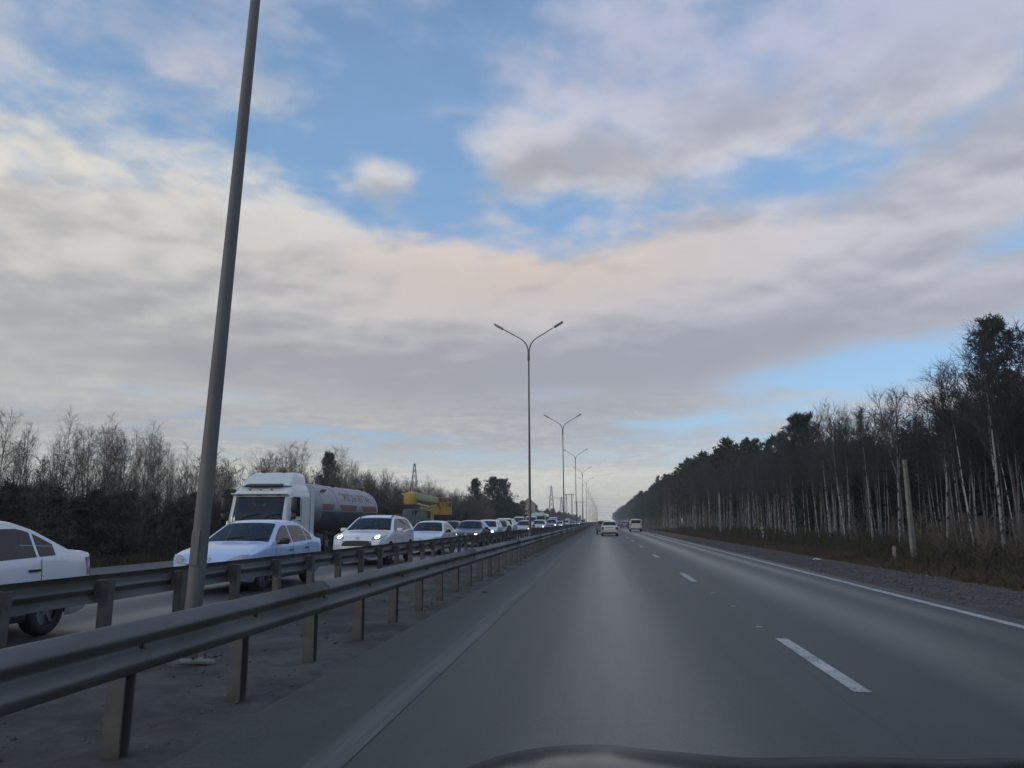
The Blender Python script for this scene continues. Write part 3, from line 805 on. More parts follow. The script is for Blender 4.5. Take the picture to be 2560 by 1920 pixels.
HATCH = dict(L=4.1, W=1.72, H=1.53, roof_w=1.20, wheels=(-1.27, 1.22, 0.30),
             top=[(-2.05, 0.62), (-2.01, 0.74), (-1.85, 0.83), (-1.5, 0.92), (-1.05, 1.0), (-0.95, 1.03), (-0.2, 1.43), (0.1, 1.51), (0.5, 1.53), (1.2, 1.50), (1.58, 1.44), (1.88, 1.08), (1.99, 0.98), (2.05, 0.72)],
             belt=[(-2.05, 0.72), (-1.0, 0.94), (0, 0.96), (1.2, 1.01), (2.05, 1.02)], ws=(-0.93, -0.18), rw=(1.60, 1.88),
             side=[(-0.68, 0.14), (0.21, 1.0), (1.07, 1.45)], doors=(-0.76, 0.175, 1.05), handles=(0.04, 0.93), mirror=-0.58,
             front=dict(lamp=(0.44, 0.80, 0.62, 0.80, 0.08), grille=(0.42, 0.54, 0.64), intake=(0.55, 0.28, 0.40), plate=0.42, badge=0.70),
             rear=dict(lamp=(0.58, 0.80, 0.78, 1.02), plate=0.70))
VAN = dict(L=5.2, W=2.0, H=2.25, roof_w=1.66, wheels=(-1.65, 1.55, 0.34), clear=0.24, round=0.45, taper=0.14,
           top=[(-2.6, 0.80), (-2.56, 0.96), (-2.4, 1.08), (-1.95, 1.22), (-1.82, 1.28), (-1.0, 2.08), (-0.7, 2.20), (0.5, 2.25), (2.3, 2.22), (2.5, 2.14), (2.58, 1.6), (2.6, 0.9)],
           belt=[(-2.6, 0.9), (-1.8, 1.16), (0, 1.22), (2.6, 1.22)], ws=(-1.80, -1.0), rw=None,
           side=[(-1.45, -0.45), (-0.35, 1.0), (1.08, 2.3)], doors=(-1.5, -0.4, 1.04), handles=(-0.6,), mirror=-1.35, dark_mirror=True,
           front=dict(lamp=(0.55, 0.92, 0.78, 1.0, 0.05), grille=(0.50, 0.66, 0.86), intake=(0.7, 0.32, 0.48), plate=0.46, badge=0.94),
           rear=dict(lamp=(0.84, 0.96, 0.9, 1.3), plate=0.8))
OFFROAD = dict(L=4.0, W=1.72, H=1.72, roof_w=1.30, wheels=(-1.22, 1.2, 0.34), clear=0.28, round=0.4, taper=0.12,
               top=[(-2.0, 0.75), (-1.96, 0.9), (-1.8, 0.98), (-1.0, 1.06), (-0.9, 1.10), (-0.35, 1.62), (-0.1, 1.70), (0.6, 1.72), (1.5, 1.70), (1.72, 1.64), (1.90, 1.12), (1.96, 1.02), (2.0, 0.7)],
               belt=[(-2.0, 0.85), (-0.9, 1.03), (2.0, 1.06)], ws=(-0.88, -0.35), rw=(1.74, 1.90),
               side=[(-0.65, 0.1), (0.18, 0.9), (0.98, 1.6)], doors=(-0.75, 0.14, 0.95), handles=(0.0, 0.82), mirror=-0.6, dark_mirror=True,
               front=dict(lamp=(0.50, 0.80, 0.72, 0.92, 0.0), grille=(0.46, 0.68, 0.84), intake=(0.6, 0.34, 0.48), plate=0.5, badge=0.9),
               rear=dict(lamp=(0.62, 0.84, 0.80, 1.02), plate=0.72, mat='tail'), rails=(-0.1, 1.4))
OLD_SEDAN = dict(SEDAN, L=4.35, W=1.68, H=1.43, taper=0.10, round=0.35,
                 top=[(-2.17, 0.60), (-2.13, 0.72), (-1.9, 0.79), (-1.5, 0.87), (-1.05, 0.95), (-0.95, 0.98), (-0.28, 1.36), (0.0, 1.415), (0.35, 1.43), (0.80, 1.41), (1.02, 1.35), (1.46, 1.02), (1.56, 1.0), (2.02, 0.985), (2.12, 0.93), (2.17, 0.72)],
                 rw=(1.0, 1.46), wheels=(-1.30, 1.20, 0.30), front=dict(SEDAN['front']), rear=dict(lamp=(0.56, 0.80, 0.60, 0.86), plate=0.62, mat='tail_dark'))
SPEC = dict(sedan=SEDAN, suv=SUV, hatch=HATCH, van=VAN, offroad=OFFROAD, old=OLD_SEDAN)
PROTO = {}
used_proto = set()
PAINTED = ('body', 'mirror', 'door_handle')

def stem(o): return o.name.split('.')[0]
def add_car(kind, x, y, color, label, group, rz=0.0, lights=None, name='car', scale=1.0, cat='car', mirror_dark=None):
    if kind not in PROTO: PROTO[kind] = make_car(name, SPEC[kind])
    if kind in used_proto: o = copy_tree(PROTO[kind])
    else: o = PROTO[kind]; used_proto.add(kind)
    o.name = name
    o.location = (x, y, 0); o.rotation_euler = (0, 0, rz); o.scale = (scale,) * 3
    tag(o, label, cat, group)
    def setm(ch, m):
        ch.material_slots[0].link = 'OBJECT'; ch.material_slots[0].material = m
    for ch in o.children_recursive:
        s = stem(ch)
        if s == 'body' or (s == 'door_handle' and ch.data.materials[0] == P['white']): setm(ch, P[color])
        if s == 'mirror': setm(ch, M['trim'] if (SPEC[kind].get('dark_mirror') if mirror_dark is None else mirror_dark) else P[color])
        if s == 'headlight_bulb': setm(ch, M['lens_warm'] if lights == 'warm' else M['lens_on'] if lights else M['lens'])
    return o

ON = 'vehicles queuing on the oncoming carriageway'
AW = 'cars driving ahead on our carriageway'
NX = -7.82
add_car('sedan', NX - 0.05, 8.05, 'white', 'white sedan cropped by the edge of the photo, its rear wheel under the barrier', ON, lights=None, mirror_dark=False)
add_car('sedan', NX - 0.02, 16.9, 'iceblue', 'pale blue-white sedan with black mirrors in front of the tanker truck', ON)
add_car('suv', NX - 0.18, 26.9, 'white', 'white crossover with bright headlights and roof rails beside the tanker', ON, lights='on', name='crossover')
add_car('sedan', NX, 35.0, 'white', 'white saloon just behind the crossover with bright headlights', ON, scale=0.99)
add_car('sedan', NX + 0.1, 45.6, 'dark', 'dark blue saloon between two white cars in the queue', ON, lights='on', scale=1.02)
add_car('hatch', NX + 0.05, 52.4, 'white', 'white hatchback directly behind the dark blue saloon', ON, lights='on')
add_car('hatch', NX, 58.0, 'black', 'black hatchback mostly hidden behind the white hatchback', ON)
add_car('suv', NX - 0.3, 64.0, 'white', 'white crossover with lit lamps behind the black hatchback', ON, lights='on', name='crossover', scale=1.02)
add_car('sedan', NX + 0.05, 78.0, 'silver', 'silver saloon with warm headlights just in front of a lamp post', ON, lights='warm', scale=1.03)
add_car('hatch', NX + 0.1, 95.5, 'lilac', 'pale lilac hatchback with one bright lamp behind the second lamp post', ON, lights='on', scale=1.05)
add_car('offroad', NX, 121, 'silver', 'silver off-roader with lit lamps in front of a white van', ON, lights='on', name='crossover', scale=1.03)
add_car('sedan', NX + 0.1, 139, 'white', 'small white saloon with bright lamps beyond the silver off-roader', ON, lights='on')
add_car('offroad', NX, 168, 'white', 'white off-roader far back, in front of a white minibus', ON, name='crossover')
add_car('hatch', NX, 205, 'grey', 'small grey hatchback far back in the queue', ON)
add_car('sedan', NX, 250, 'white', 'tiny white saloon with bright lamps far back in the queue', ON, lights='on')
add_car('van', -11.6, 128, 'white', 'white van standing behind the silver off-roader', ON, name='van', cat='van')
add_car('van', -14.2, 133, 'white', 'white high-roofed van left of the bus, behind the queue', ON, name='van', cat='van', scale=0.97)
add_car('van', -11.4, 182, 'white', 'white minibus behind the white off-roader, far back', ON, name='van', cat='van', scale=1.04)
add_car('van', -11.5, 262, 'white', 'small white box-like van at the far end of the queue', ON, name='van', cat='van')
add_car('sedan', -11.5, 58.5, 'dark', 'dark saloon whose windscreen shows behind the dark blue saloon', ON)
add_car('old', 0.72, 78.3, 'cream', 'cream white old saloon with dark red lamps directly ahead in our lane', AW, rz=math.pi)
add_car('hatch', 0.15, 90.5, 'grey', 'grey hatchback hidden mostly behind the cream saloon', AW, rz=math.pi)
add_car('offroad', 4.66, 110.0, 'beige', 'beige boxy off-roader ahead near the white edge line', AW, rz=math.pi, name='crossover')
add_car('sedan', 4.5, 158, 'grey', 'grey saloon ahead, just left of the beige off-roader', AW, rz=math.pi)
add_car('sedan', 3.0, 205, 'silver', 'pale silver saloon ahead, between the cream saloon and grey saloon', AW, rz=math.pi)
add_car('suv', 1.9, 255, 'dark', 'dark crossover farthest ahead, its pale roof above the silver saloon', AW, rz=math.pi, name='crossover')

# ------------------------------------------------------------------ tanker truck (front at -Y, so it faces the camera)
def poly_loft(secs, mat_, name, parent, smooth=True, caps=True):
    """secs: list of rings (each a list of xyz) with equal counts"""
    v = []; f = []; n = len(secs[0])
    for s in secs: v += s
    for i in range(len(secs) - 1):
        for k in range(n):
            a = i * n + k; b = i * n + (k + 1) % n; f.append((a, b, b + n, a + n))
    if caps: f.append(tuple(range(n - 1, -1, -1))); f.append(tuple((len(secs) - 1) * n + k for k in range(n)))
    me = mesh(name, v, f, mat_, smooth)
    bm = bmesh.new(); bm.from_mesh(me); bmesh.ops.recalc_face_normals(bm, faces=bm.faces)
    for e in bm.edges:
        if len(e.link_faces) == 2 and e.calc_face_angle(0) > R(34): e.smooth = False
    bm.to_mesh(me); bm.free()
    return link(name, me, parent)

def rrect(w, d, cx, cy, z, r=0.18, n=4):
    """rounded rectangle ring in plan at height z"""
    pts = []
    for sx, sy, a0 in ((1, 1, 0), (-1, 1, 90), (-1, -1, 180), (1, -1, 270)):
        for k in range(n + 1):
            a = R(a0 + 90 * k / n)
            pts.append((cx + sx * (w / 2 - r) + r * math.cos(a), cy + sy * (d / 2 - r) + r * math.sin(a), z))
    return pts

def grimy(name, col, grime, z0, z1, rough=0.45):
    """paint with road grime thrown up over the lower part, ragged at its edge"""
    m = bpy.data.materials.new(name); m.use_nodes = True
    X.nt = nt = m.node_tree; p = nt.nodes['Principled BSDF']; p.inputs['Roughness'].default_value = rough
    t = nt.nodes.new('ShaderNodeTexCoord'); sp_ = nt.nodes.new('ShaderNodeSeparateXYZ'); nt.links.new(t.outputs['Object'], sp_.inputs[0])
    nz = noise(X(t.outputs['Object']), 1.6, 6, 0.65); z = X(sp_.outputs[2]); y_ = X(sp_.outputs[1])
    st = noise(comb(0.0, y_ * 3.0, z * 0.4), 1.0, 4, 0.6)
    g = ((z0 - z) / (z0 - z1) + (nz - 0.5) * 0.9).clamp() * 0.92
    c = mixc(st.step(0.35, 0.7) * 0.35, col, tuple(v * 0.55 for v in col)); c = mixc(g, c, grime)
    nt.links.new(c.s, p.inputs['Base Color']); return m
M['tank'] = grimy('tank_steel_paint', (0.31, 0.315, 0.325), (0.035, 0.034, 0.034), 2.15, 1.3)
M['tank_red'] = mat('faded_red_stripe', (0.24, 0.07, 0.045), 0.55, 0, 0.3, 2.5, col2=(0.11, 0.06, 0.05))
M['tank_blue'] = mat('faded_blue_band', (0.055, 0.065, 0.095), 0.55, 0, 0.3, 2.5, col2=(0.045, 0.046, 0.05))
M['letter'] = mat('grey_blue_lettering', (0.06, 0.075, 0.10), 0.6)
M['emblem_bar'] = mat('dull_gold_bar', (0.16, 0.13, 0.06), 0.5)
M['orange'] = mat('amber_beacon', (0.45, 0.17, 0.02), 0.3)
M['grey_dark'] = mat('truck_chassis', (0.03, 0.03, 0.032), 0.7, 0, 0.3, 4)

def tanker():
    root = empty('tanker_truck')
    W = 2.44
    # cab: rings up the height, nose slightly raked
    secs = []
    for z, d0, d1, w in ((0.42, 0.06, 2.4, 2.42), (0.9, 0.0, 2.45, 2.48), (1.42, 0.02, 2.45, 2.48), (1.6, 0.05, 2.45, 2.48), (2.38, 0.26, 2.45, 2.43), (2.52, 0.34, 2.45, 2.40), (2.74, 0.60, 2.40, 2.28), (2.86, 0.98, 2.35, 2.12)):
        secs.append(rrect(w, d1 - d0, 0, (d0 + d1) / 2, z, 0.24))
    poly_loft(secs, P['truckwhite'], 'cab', root)
    # windscreen: bowed sheet with wrapped sides
    v = []; f = []
    zs = [1.44, 1.6, 1.85, 2.1, 2.36]; fr = [0.02, 0.05, 0.118, 0.186, 0.255]
    for z, d in zip(zs, fr):
        for k in range(13):
            x = -1.19 + 2.38 * k / 12; c = max(0, abs(x) - 0.97) / 0.24
            v.append((x * (1.0 - 0.025 * max(0, z - 1.6)), d - 0.012 + 0.24 * (1 - math.sqrt(max(0, 1 - c * c))), z))
    for i in range(4):
        for k in range(12): a = i * 13 + k; f.append((a, a + 1, a + 14, a + 13))
    link('windshield', mesh('windshield', v, f, M['glass'], True), root)
    MB().box((0, -0.005, 1.10), (1.98, 0.06, 0.62), 0.02).build('grille', M['trim'], root)
    for k in range(4): MB().box((0, -0.045, 0.92 + 0.12 * k), (1.8, 0.03, 0.045), 0.01).build('grille_bar', M['grey_dark'], root)
    MB().box((0, -0.062, 1.36), (0.62, 0.012, 0.09), 0.004).build('name_bar', M['emblem_bar'], root)
    for xx in (-0.7, 0.15):
        MB().tube([(xx, -0.03, 1.45), (xx + 0.3, 0.0, 1.62), (xx + 0.75, 0.02, 1.70)], 0.014, 5).build('wiper', M['trim'], root)
    MB().box((0, -0.05, 0.56), (2.46, 0.22, 0.36), 0.06).build('bumper', P['truckwhite'], root, True)
    MB().box((0, 0.20, 2.44), (2.30, 0.26, 0.05), 0.015, Matrix.Rotation(R(-18), 3, 'X')).build('sun_visor', P['truckwhite'], root)
    for xx in (-0.8, 0.0, 0.8):
        MB().box((xx, 0.10, 2.405), (0.18, 0.05, 0.03), 0.01).build('visor_bracket', M['trim'], root)
    for xx in (-0.55, -0.1, 0.35):
        MB().box((xx, 0.44, 2.64), (0.07, 0.05, 0.05), 0.015).build('marker_lamp', M['trim'], root)
    # roof air deflector
    dsec = []
    for z, d0, d1, w in ((2.80, 0.55, 2.3, 2.06), (3.0, 0.86, 2.32, 2.0), (3.2, 1.12, 2.32, 1.92), (3.32, 1.32, 2.3, 1.78), (3.37, 1.5, 2.25, 1.6)):
        dsec.append(rrect(w, d1 - d0, 0, (d0 + d1) / 2, z, 0.12))
    poly_loft(dsec, P['truckwhite'], 'air_deflector', root)
    MB().box((0, 0.66, 2.845), (1.5, 0.5, 0.07), 0.02, Matrix.Rotation(R(14), 3, 'X')).build('deflector_gap', M['trim'], root)
    for xx in (-0.5, 0.35):
        MB().box((xx, 1.55, 3.39), (0.13, 0.13, 0.05), 0.01).tube([(xx, 1.55, 3.40), (xx, 1.55, 3.46)], [0.055, 0.045], 8).build('roof_beacon', M['trim'], root)
    for s in (-1, 1):
        # door window with frame, mirror arms, door seam, steps, headlights
        v = [(s * 1.252, 0.36, 1.60), (s * 1.252, 1.22, 1.60), (s * 1.226, 1.22, 2.36), (s * 1.226, 0.50, 2.36)]
        link('door_window', mesh('door_window', v, [(0, 1, 2, 3)], M['glass']), root)
        MB().box((s * 1.243, 1.34, 1.5), (0.012, 0.012, 1.7)).build('door_seam', M['trim'], root)
        MB().box((s * 1.25, 1.16, 1.45), (0.03, 0.18, 0.04), 0.01).build('door_handle', M['trim'], root)
        mr = MB().box((s * 1.42, 0.12, 2.02), (0.20, 0.14, 0.50), 0.04).box((s * 1.42, 0.12, 1.60), (0.20, 0.13, 0.24), 0.04).tube([(s * 1.20, 0.34, 2.3), (s * 1.42, 0.14, 2.3), (s * 1.42, 0.13, 1.5), (s * 1.2, 0.3, 1.45)], 0.02, 6)
        mr.build('mirror', M['trim'], root, True)
        MB().box((s * 0.98, -0.15, 0.62), (0.36, 0.04, 0.20), 0.03).build('headlight', M['lens'], root, True)
        MB().box((s * 1.16, 0.02, 1.12), (0.12, 0.16, 0.62), 0.05).build('corner_vane', P['truckwhite'], root, True)
        # side fairing behind the cab
        MB().box((s * 1.21, 2.60, 1.65), (0.05, 0.36, 2.2), 0.02).build('side_fairing', P['truckwhite'], root)
        MB().box((s * 1.0, 3.4, 0.62), (0.5, 1.2, 0.52), 0.08).build('fuel_tank', M['grey_dark'], root, True)
        for yy in (1.15, 4.6): wheel_parts(root, s * 1.05, yy, 0.50, 0.32, s)
        for yy in (9.6, 10.9, 12.2): wheel_parts(root, s * 1.05, yy, 0.50, 0.34, s)
        MB().box((s * 1.08, 10.9, 1.06), (0.36, 3.9, 0.04), 0.01).build('mudguard', M['grey_dark'], root)
    # number on the windscreen corner and emblem behind the glass
    MB().box((-0.62, 0.10, 1.72), (0.15, 0.006, 0.10)).build('windshield_sticker', M['plate'], root)
    M['emblem'] = mat('faded_gold_emblem', (0.10, 0.085, 0.03), 0.6)
    for s in (-1, 1):
        vv = MB()
        for k in range(3):
            a = R(48 + 16 * k); vv.box((0.02 + s * (0.12 + 0.05 * k), 0.150, 2.0 + 0.02 * k), (0.20, 0.006, 0.025), 0, Matrix.Rotation(-s * a, 3, 'Y'))
        vv.build('windshield_emblem', M['emblem'], root)
    MB().box((0.0, -0.17, 0.55), (0.52, 0.012, 0.11)).build('front_plate', M['plate'], root)
    MB().box((0, 6.6, 0.85), (0.9, 12.2, 0.22)).build('chassis', M['grey_dark'], root)
    # tank: lathe along Y
    cz, rad = 1.96, 1.12
    prof = [(0.02, 3.0), (0.45, 3.02), (0.75, 3.12), (0.98, 3.32), (1.09, 3.6), (rad, 3.95), (rad, 12.1), (1.09, 12.45), (0.98, 12.72), (0.75, 12.92), (0.45, 13.02), (0.02, 13.04)]
    secs = [[(q * math.cos(2 * math.pi * k / 40), yy, cz + q * math.sin(2 * math.pi * k / 40)) for k in range(40)] for q, yy in prof]
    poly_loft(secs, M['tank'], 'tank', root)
    tank = [c for c in root.children if stem(c) == 'tank'][0]
    for yy in (4.0, 6.1, 8.2, 10.3, 12.0):
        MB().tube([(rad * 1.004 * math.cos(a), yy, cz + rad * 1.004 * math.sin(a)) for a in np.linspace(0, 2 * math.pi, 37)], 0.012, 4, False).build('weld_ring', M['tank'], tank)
    def band(nm, a0, a1, y0, y1, m, cut0=0.0, cut1=0.0):
        for s in (1, -1):
            v = []; f = []; na = 6
            for i in range(na + 1):
                t = i / na; a = R(a0 + (a1 - a0) * t)
                v += [(s * (rad + 0.006) * math.cos(a), y0 + cut0 * (1 - t), cz + (rad + 0.006) * math.sin(a)), (s * (rad + 0.006) * math.cos(a), y1 - cut1 * (1 - t), cz + (rad + 0.006) * math.sin(a))]
            for i in range(na): f.append((2 * i, 2 * i + 1, 2 * i + 3, 2 * i + 2))
            link(nm, mesh(nm, v, f, m, True), tank)
    band('red_stripe', -3, 11, 4.0, 5.6, M['tank_red'], 0, 0.35); band('red_stripe', -3, 11, 6.2, 8.9, M['tank_red'], 0.35, 0.35); band('red_stripe', -3, 11, 9.5, 12.1, M['tank_red'], 0.35, 0)
    band('blue_band', -34, -6, 4.0, 12.1, M['tank_blue'])
    # lettering bent round the barrel
    cu = bpy.data.curves.new('tank_lettering', 'FONT'); cu.body = 'ПРОПАН-БУТАН'; cu.size = 0.56; cu.align_x = 'CENTER'; cu.align_y = 'BOTTOM'
    to = bpy.data.objects.new('tank_lettering', cu); COL.objects.link(to)
    dg = bpy.context.evaluated_depsgraph_get(); me = bpy.data.meshes.new_from_object(to.evaluated_get(dg))
    bpy.data.objects.remove(to)
    for vt in me.vertices:
        a = R(15) + vt.co.y / rad; yy = 9.0 + vt.co.x * 1.05       # seen from the median the text reads front to back
        vt.co = ((rad + 0.008) * math.cos(a), yy, cz + (rad + 0.008) * math.sin(a))
    me.materials.clear(); me.materials.append(M['letter'])
    link('tank_lettering', me, tank)
    for k in range(3): MB().box((0.86, 4.35 + 0.22 * k, cz + 0.74), (0.03, 0.10, 0.30), 0, Matrix.Rotation(R(40), 3, 'Y')).build('warning_panel', M['letter'], tank)
    for yy in (7.4, 11.9): MB().tube([(0.3, yy, 3.0), (0.3, yy, 3.14)], 0.09, 10).box((0.3, yy, 3.15), (0.26, 0.10, 0.04), 0.01).build('hatch', M['trim'], tank, True)
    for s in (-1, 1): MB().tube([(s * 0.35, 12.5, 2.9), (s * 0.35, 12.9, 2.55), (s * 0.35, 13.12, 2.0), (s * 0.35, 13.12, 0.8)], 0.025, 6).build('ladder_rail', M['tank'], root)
    return root
tk = tanker(); tk.location = (-13.22, 28.4, 0)
tag(tk, 'white cabbed tanker truck with red and blue striped grey tank', 'truck', ON)

# ------------------------------------------------------------------ yellow aerial platform truck
M['crane_yellow'] = mat('crane_yellow', (0.50, 0.30, 0.03), 0.5, 0, 0.25, 2.5, col2=(0.34, 0.22, 0.05))
M['crane_pale'] = mat('boom_pale_yellow', (0.42, 0.37, 0.17), 0.5, 0, 0.25, 3)
M['cab_grey'] = mat('dull_grey_cab', (0.07, 0.085, 0.085), 0.5, 0, 0.3, 3)
def aerial():
    root = empty('aerial_platform_truck')
    secs = []
    for z, d0, d1, w in ((1.0, 0.95, 2.5, 2.0), (1.5, 0.95, 2.5, 2.06), (1.62, 1.0, 2.5, 2.06), (2.2, 1.18, 2.48, 1.94), (2.33, 1.3, 2.42, 1.8), (2.36, 1.5, 2.3, 1.5)):
        secs.append(rrect(w, d1 - d0, 0, (d0 + d1) / 2, z, 0.16))
    poly_loft(secs, M['cab_grey'], 'cab', root)
    hs = []
    for yy, w, z1 in ((-0.35, 1.1, 1.35), (-0.2, 1.25, 1.5), (0.4, 1.4, 1.58), (1.05, 1.62, 1.62)):
        hs.append([(-w / 2, yy, 0.75), (w / 2, yy, 0.75), (w / 2, yy, z1 - 0.08), (w / 2 - 0.12, yy, z1), (-w / 2 + 0.12, yy, z1), (-w / 2, yy, z1 - 0.08)])
    poly_loft(hs, M['cab_grey'], 'bonnet', root)
    for s in (-1, 1):
        v = [(s * 0.06, 1.015, 1.66), (s * 0.90, 1.05, 1.66), (s * 0.84, 1.205, 2.18), (s * 0.06, 1.165, 2.18)]
        link('windshield', mesh('windshield', v, [(0, 1, 2, 3)], M['glass']), root)
        v = [(s * 1.035, 1.2, 1.65), (s * 1.035, 2.1, 1.65), (s * 0.985, 2.1, 2.2), (s * 0.985, 1.32, 2.2)]
        link('side_window', mesh('side_window', v, [(0, 1, 2, 3)], M['glass']), root)
        MB().box((s * 0.95, 0.35, 1.12), (0.5, 1.3, 0.08), 0.03).box((s * 0.95, -0.2, 0.95), (0.5, 0.08, 0.3), 0.02).build('fender', M['cab_grey'], root)
        MB().tube([(s * 0.62, -0.37, 1.05), (s * 0.62, -0.30, 1.05)], 0.13, 12).build('headlight', M['lens'], root)
        MB().box((s * 1.22, 1.0, 1.95), (0.16, 0.08, 0.34), 0.02).build('mirror', M['trim'], root)
        for yy in (0.35, 4.6, 6.0): wheel_parts(root, s * 0.95, yy, 0.52, 0.3, s)
        MB().box((s * 1.0, 3.1, 1.0), (0.14, 0.14, 1.2)).box((s * 1.0, 7.4, 0.9), (0.14, 0.14, 1.1)).build('outrigger', M['crane_pale'], root)
    MB().box((0, -0.5, 0.72), (2.2, 0.16, 0.24), 0.03).build('bumper', M['cab_grey'], root)
    MB().box((0, 4.5, 0.92), (0.9, 7.6, 0.24)).build('chassis', M['grey_dark'], root)
    MB().box((0, 5.2, 1.25), (2.3, 5.4, 0.14), 0.02).build('deck', M['crane_pale'], root)
    MB().tube([(0, 5.6, 1.3), (0, 5.6, 2.1)], 0.55, 16).box((0, 5.8, 2.35), (1.0, 1.3, 0.7), 0.06).build('turret', M['crane_yellow'], root, True)
    tilt = Matrix.Rotation(R(-1.0), 3, 'X')
    MB().box((0.0, 4.3, 3.2), (0.60, 8.8, 0.44), 0.04, tilt).build('boom', M['crane_pale'], root, True)
    MB().box((0.0, 4.2, 3.46), (0.42, 8.8, 0.22), 0.03, tilt).build('upper_boom', M['crane_pale'], root, True)
    MB().box((0.0, -0.25, 3.08), (0.90, 0.70, 0.92), 0.14, tilt).build('boom_head', M['crane_yellow'], root, True)
    MB().tube([(0.30, 0.4, 2.72), (0.30, 4.8, 2.55)], 0.11, 12).tube([(0.30, 4.8, 2.55), (0.30, 6.0, 2.4)], 0.07, 10).build('lift_cylinder', M['crane_pale'], root, True)
    MB().box((-0.5, -0.1, 3.45), (0.4, 0.2, 0.12), 0.02).build('boom_lamp', M['crane_pale'], root)
    # platform basket with rails and canopy frame behind
    for dx_ in (-0.7, 0.7):
        for dy_ in (9.3, 11.1): MB().tube([(dx_ + 0.25, dy_, 2.0), (dx_ + 0.25, dy_, 3.42)], 0.035, 6).build('basket_post', M['crane_yellow'], root)
    for zz_ in (2.05, 2.65, 3.05):
        MB().tube([(-0.45, 9.3, zz_), (0.95, 9.3, zz_), (0.95, 11.1, zz_), (-0.45, 11.1, zz_), (-0.45, 9.3, zz_)], 0.03, 6).build('basket_rail', M['crane_yellow'], root)
    MB().box((0.25, 10.2, 2.02), (1.5, 1.9, 0.08)).build('basket_floor', M['crane_yellow'], root)
    MB().box((0.25, 9.28, 2.35), (1.35, 0.04, 0.55)).box((0.96, 10.2, 2.35), (0.04, 1.75, 0.55)).build('basket_panel', M['crane_yellow'], root)
    MB().box((0.25, 10.2, 3.44), (1.6, 2.0, 0.05), 0.01).build('basket_canopy', M['crane_pale'], root)
    for xx in (-0.1, 0.35, 0.7): MB().box((xx, 9.29, 2.85), (0.26, 0.03, 0.36)).build('basket_board', M['crane_yellow'], root)
    MB().tube([(0.3, 8.4, 3.1), (0.3, 9.3, 2.5)], 0.09, 8).build('jib', M['crane_yellow'], root)
    return root
ae = aerial(); ae.location = (-14.4, 57.2, 0)
tag(ae, 'yellow aerial platform truck with grey cab behind the queuing cars', 'truck', ON)

# ------------------------------------------------------------------ bus
def bus():
    root = empty('bus')
    secs = []
    W = 2.5
    for yy, z1, w in ((0.0, 2.45, 2.3), (0.1, 2.62, 2.42), (0.5, 2.72, 2.5), (8.7, 2.72, 2.5), (9.0, 2.6, 2.4)):
        ring = [(-w / 2, yy, 0.35), (w / 2, yy, 0.35), (w / 2, yy, z1 - 0.25), (w / 2 - 0.08, yy, z1 - 0.08), (w / 2 - 0.3, yy, z1), (-w / 2 + 0.3, yy, z1), (-w / 2 + 0.08, yy, z1 - 0.08), (-w / 2, yy, z1 - 0.25)]
        secs.append(ring)
    poly_loft(secs, P['green'], 'body', root)
    v = [(-1.1, -0.012, 1.05), (1.1, -0.012, 1.05), (1.12, 0.0, 2.28), (-1.12, 0.0, 2.28)]
    link('windshield', mesh('windshield', v, [(0, 1, 2, 3)], M['glass']), root)
    for s in (-1, 1):
        for k in range(6):
            y0 = 0.7 + k * 1.38
            MB().box((s * 1.252, y0 + 0.6, 1.75), (0.012, 1.24, 0.95), 0.0).build('side_window', M['glass'], root)
        MB().box((s * 0.95, -0.02, 0.72), (0.3, 0.03, 0.16), 0.01).build('headlight', M['lens'], root)
        MB().box((s * 1.45, -0.05, 1.95), (0.18, 0.1, 0.4), 0.03).build('mirror', M['trim'], root)
        for yy in (1.9, 6.8): wheel_parts(root, s * 1.08, yy, 0.48, 0.3, s)
    MB().box((0.1, 2.0, 2.80), (1.5, 1.8, 0.20), 0.06).build('roof_unit', P['green'], root, True)
    MB().box((0, -0.02, 0.55), (0.5, 0.02, 0.11)).build('front_plate', M['plate'], root)
    MB().box((0, -0.03, 0.42), (2.3, 0.1, 0.22), 0.03).build('bumper', M['trim'], root)
    return root
bs = bus(); bs.location = (-10.8, 131, 0)
tag(bs, 'greenish white bus with dark windows behind the queue, beside a lamp post', 'bus', ON)
b2 = copy_tree(bs); b2.location = (-10.2, 420, 0)
tag(b2, 'tiny pale bus at the far vanishing end of the oncoming road', 'bus', ON)

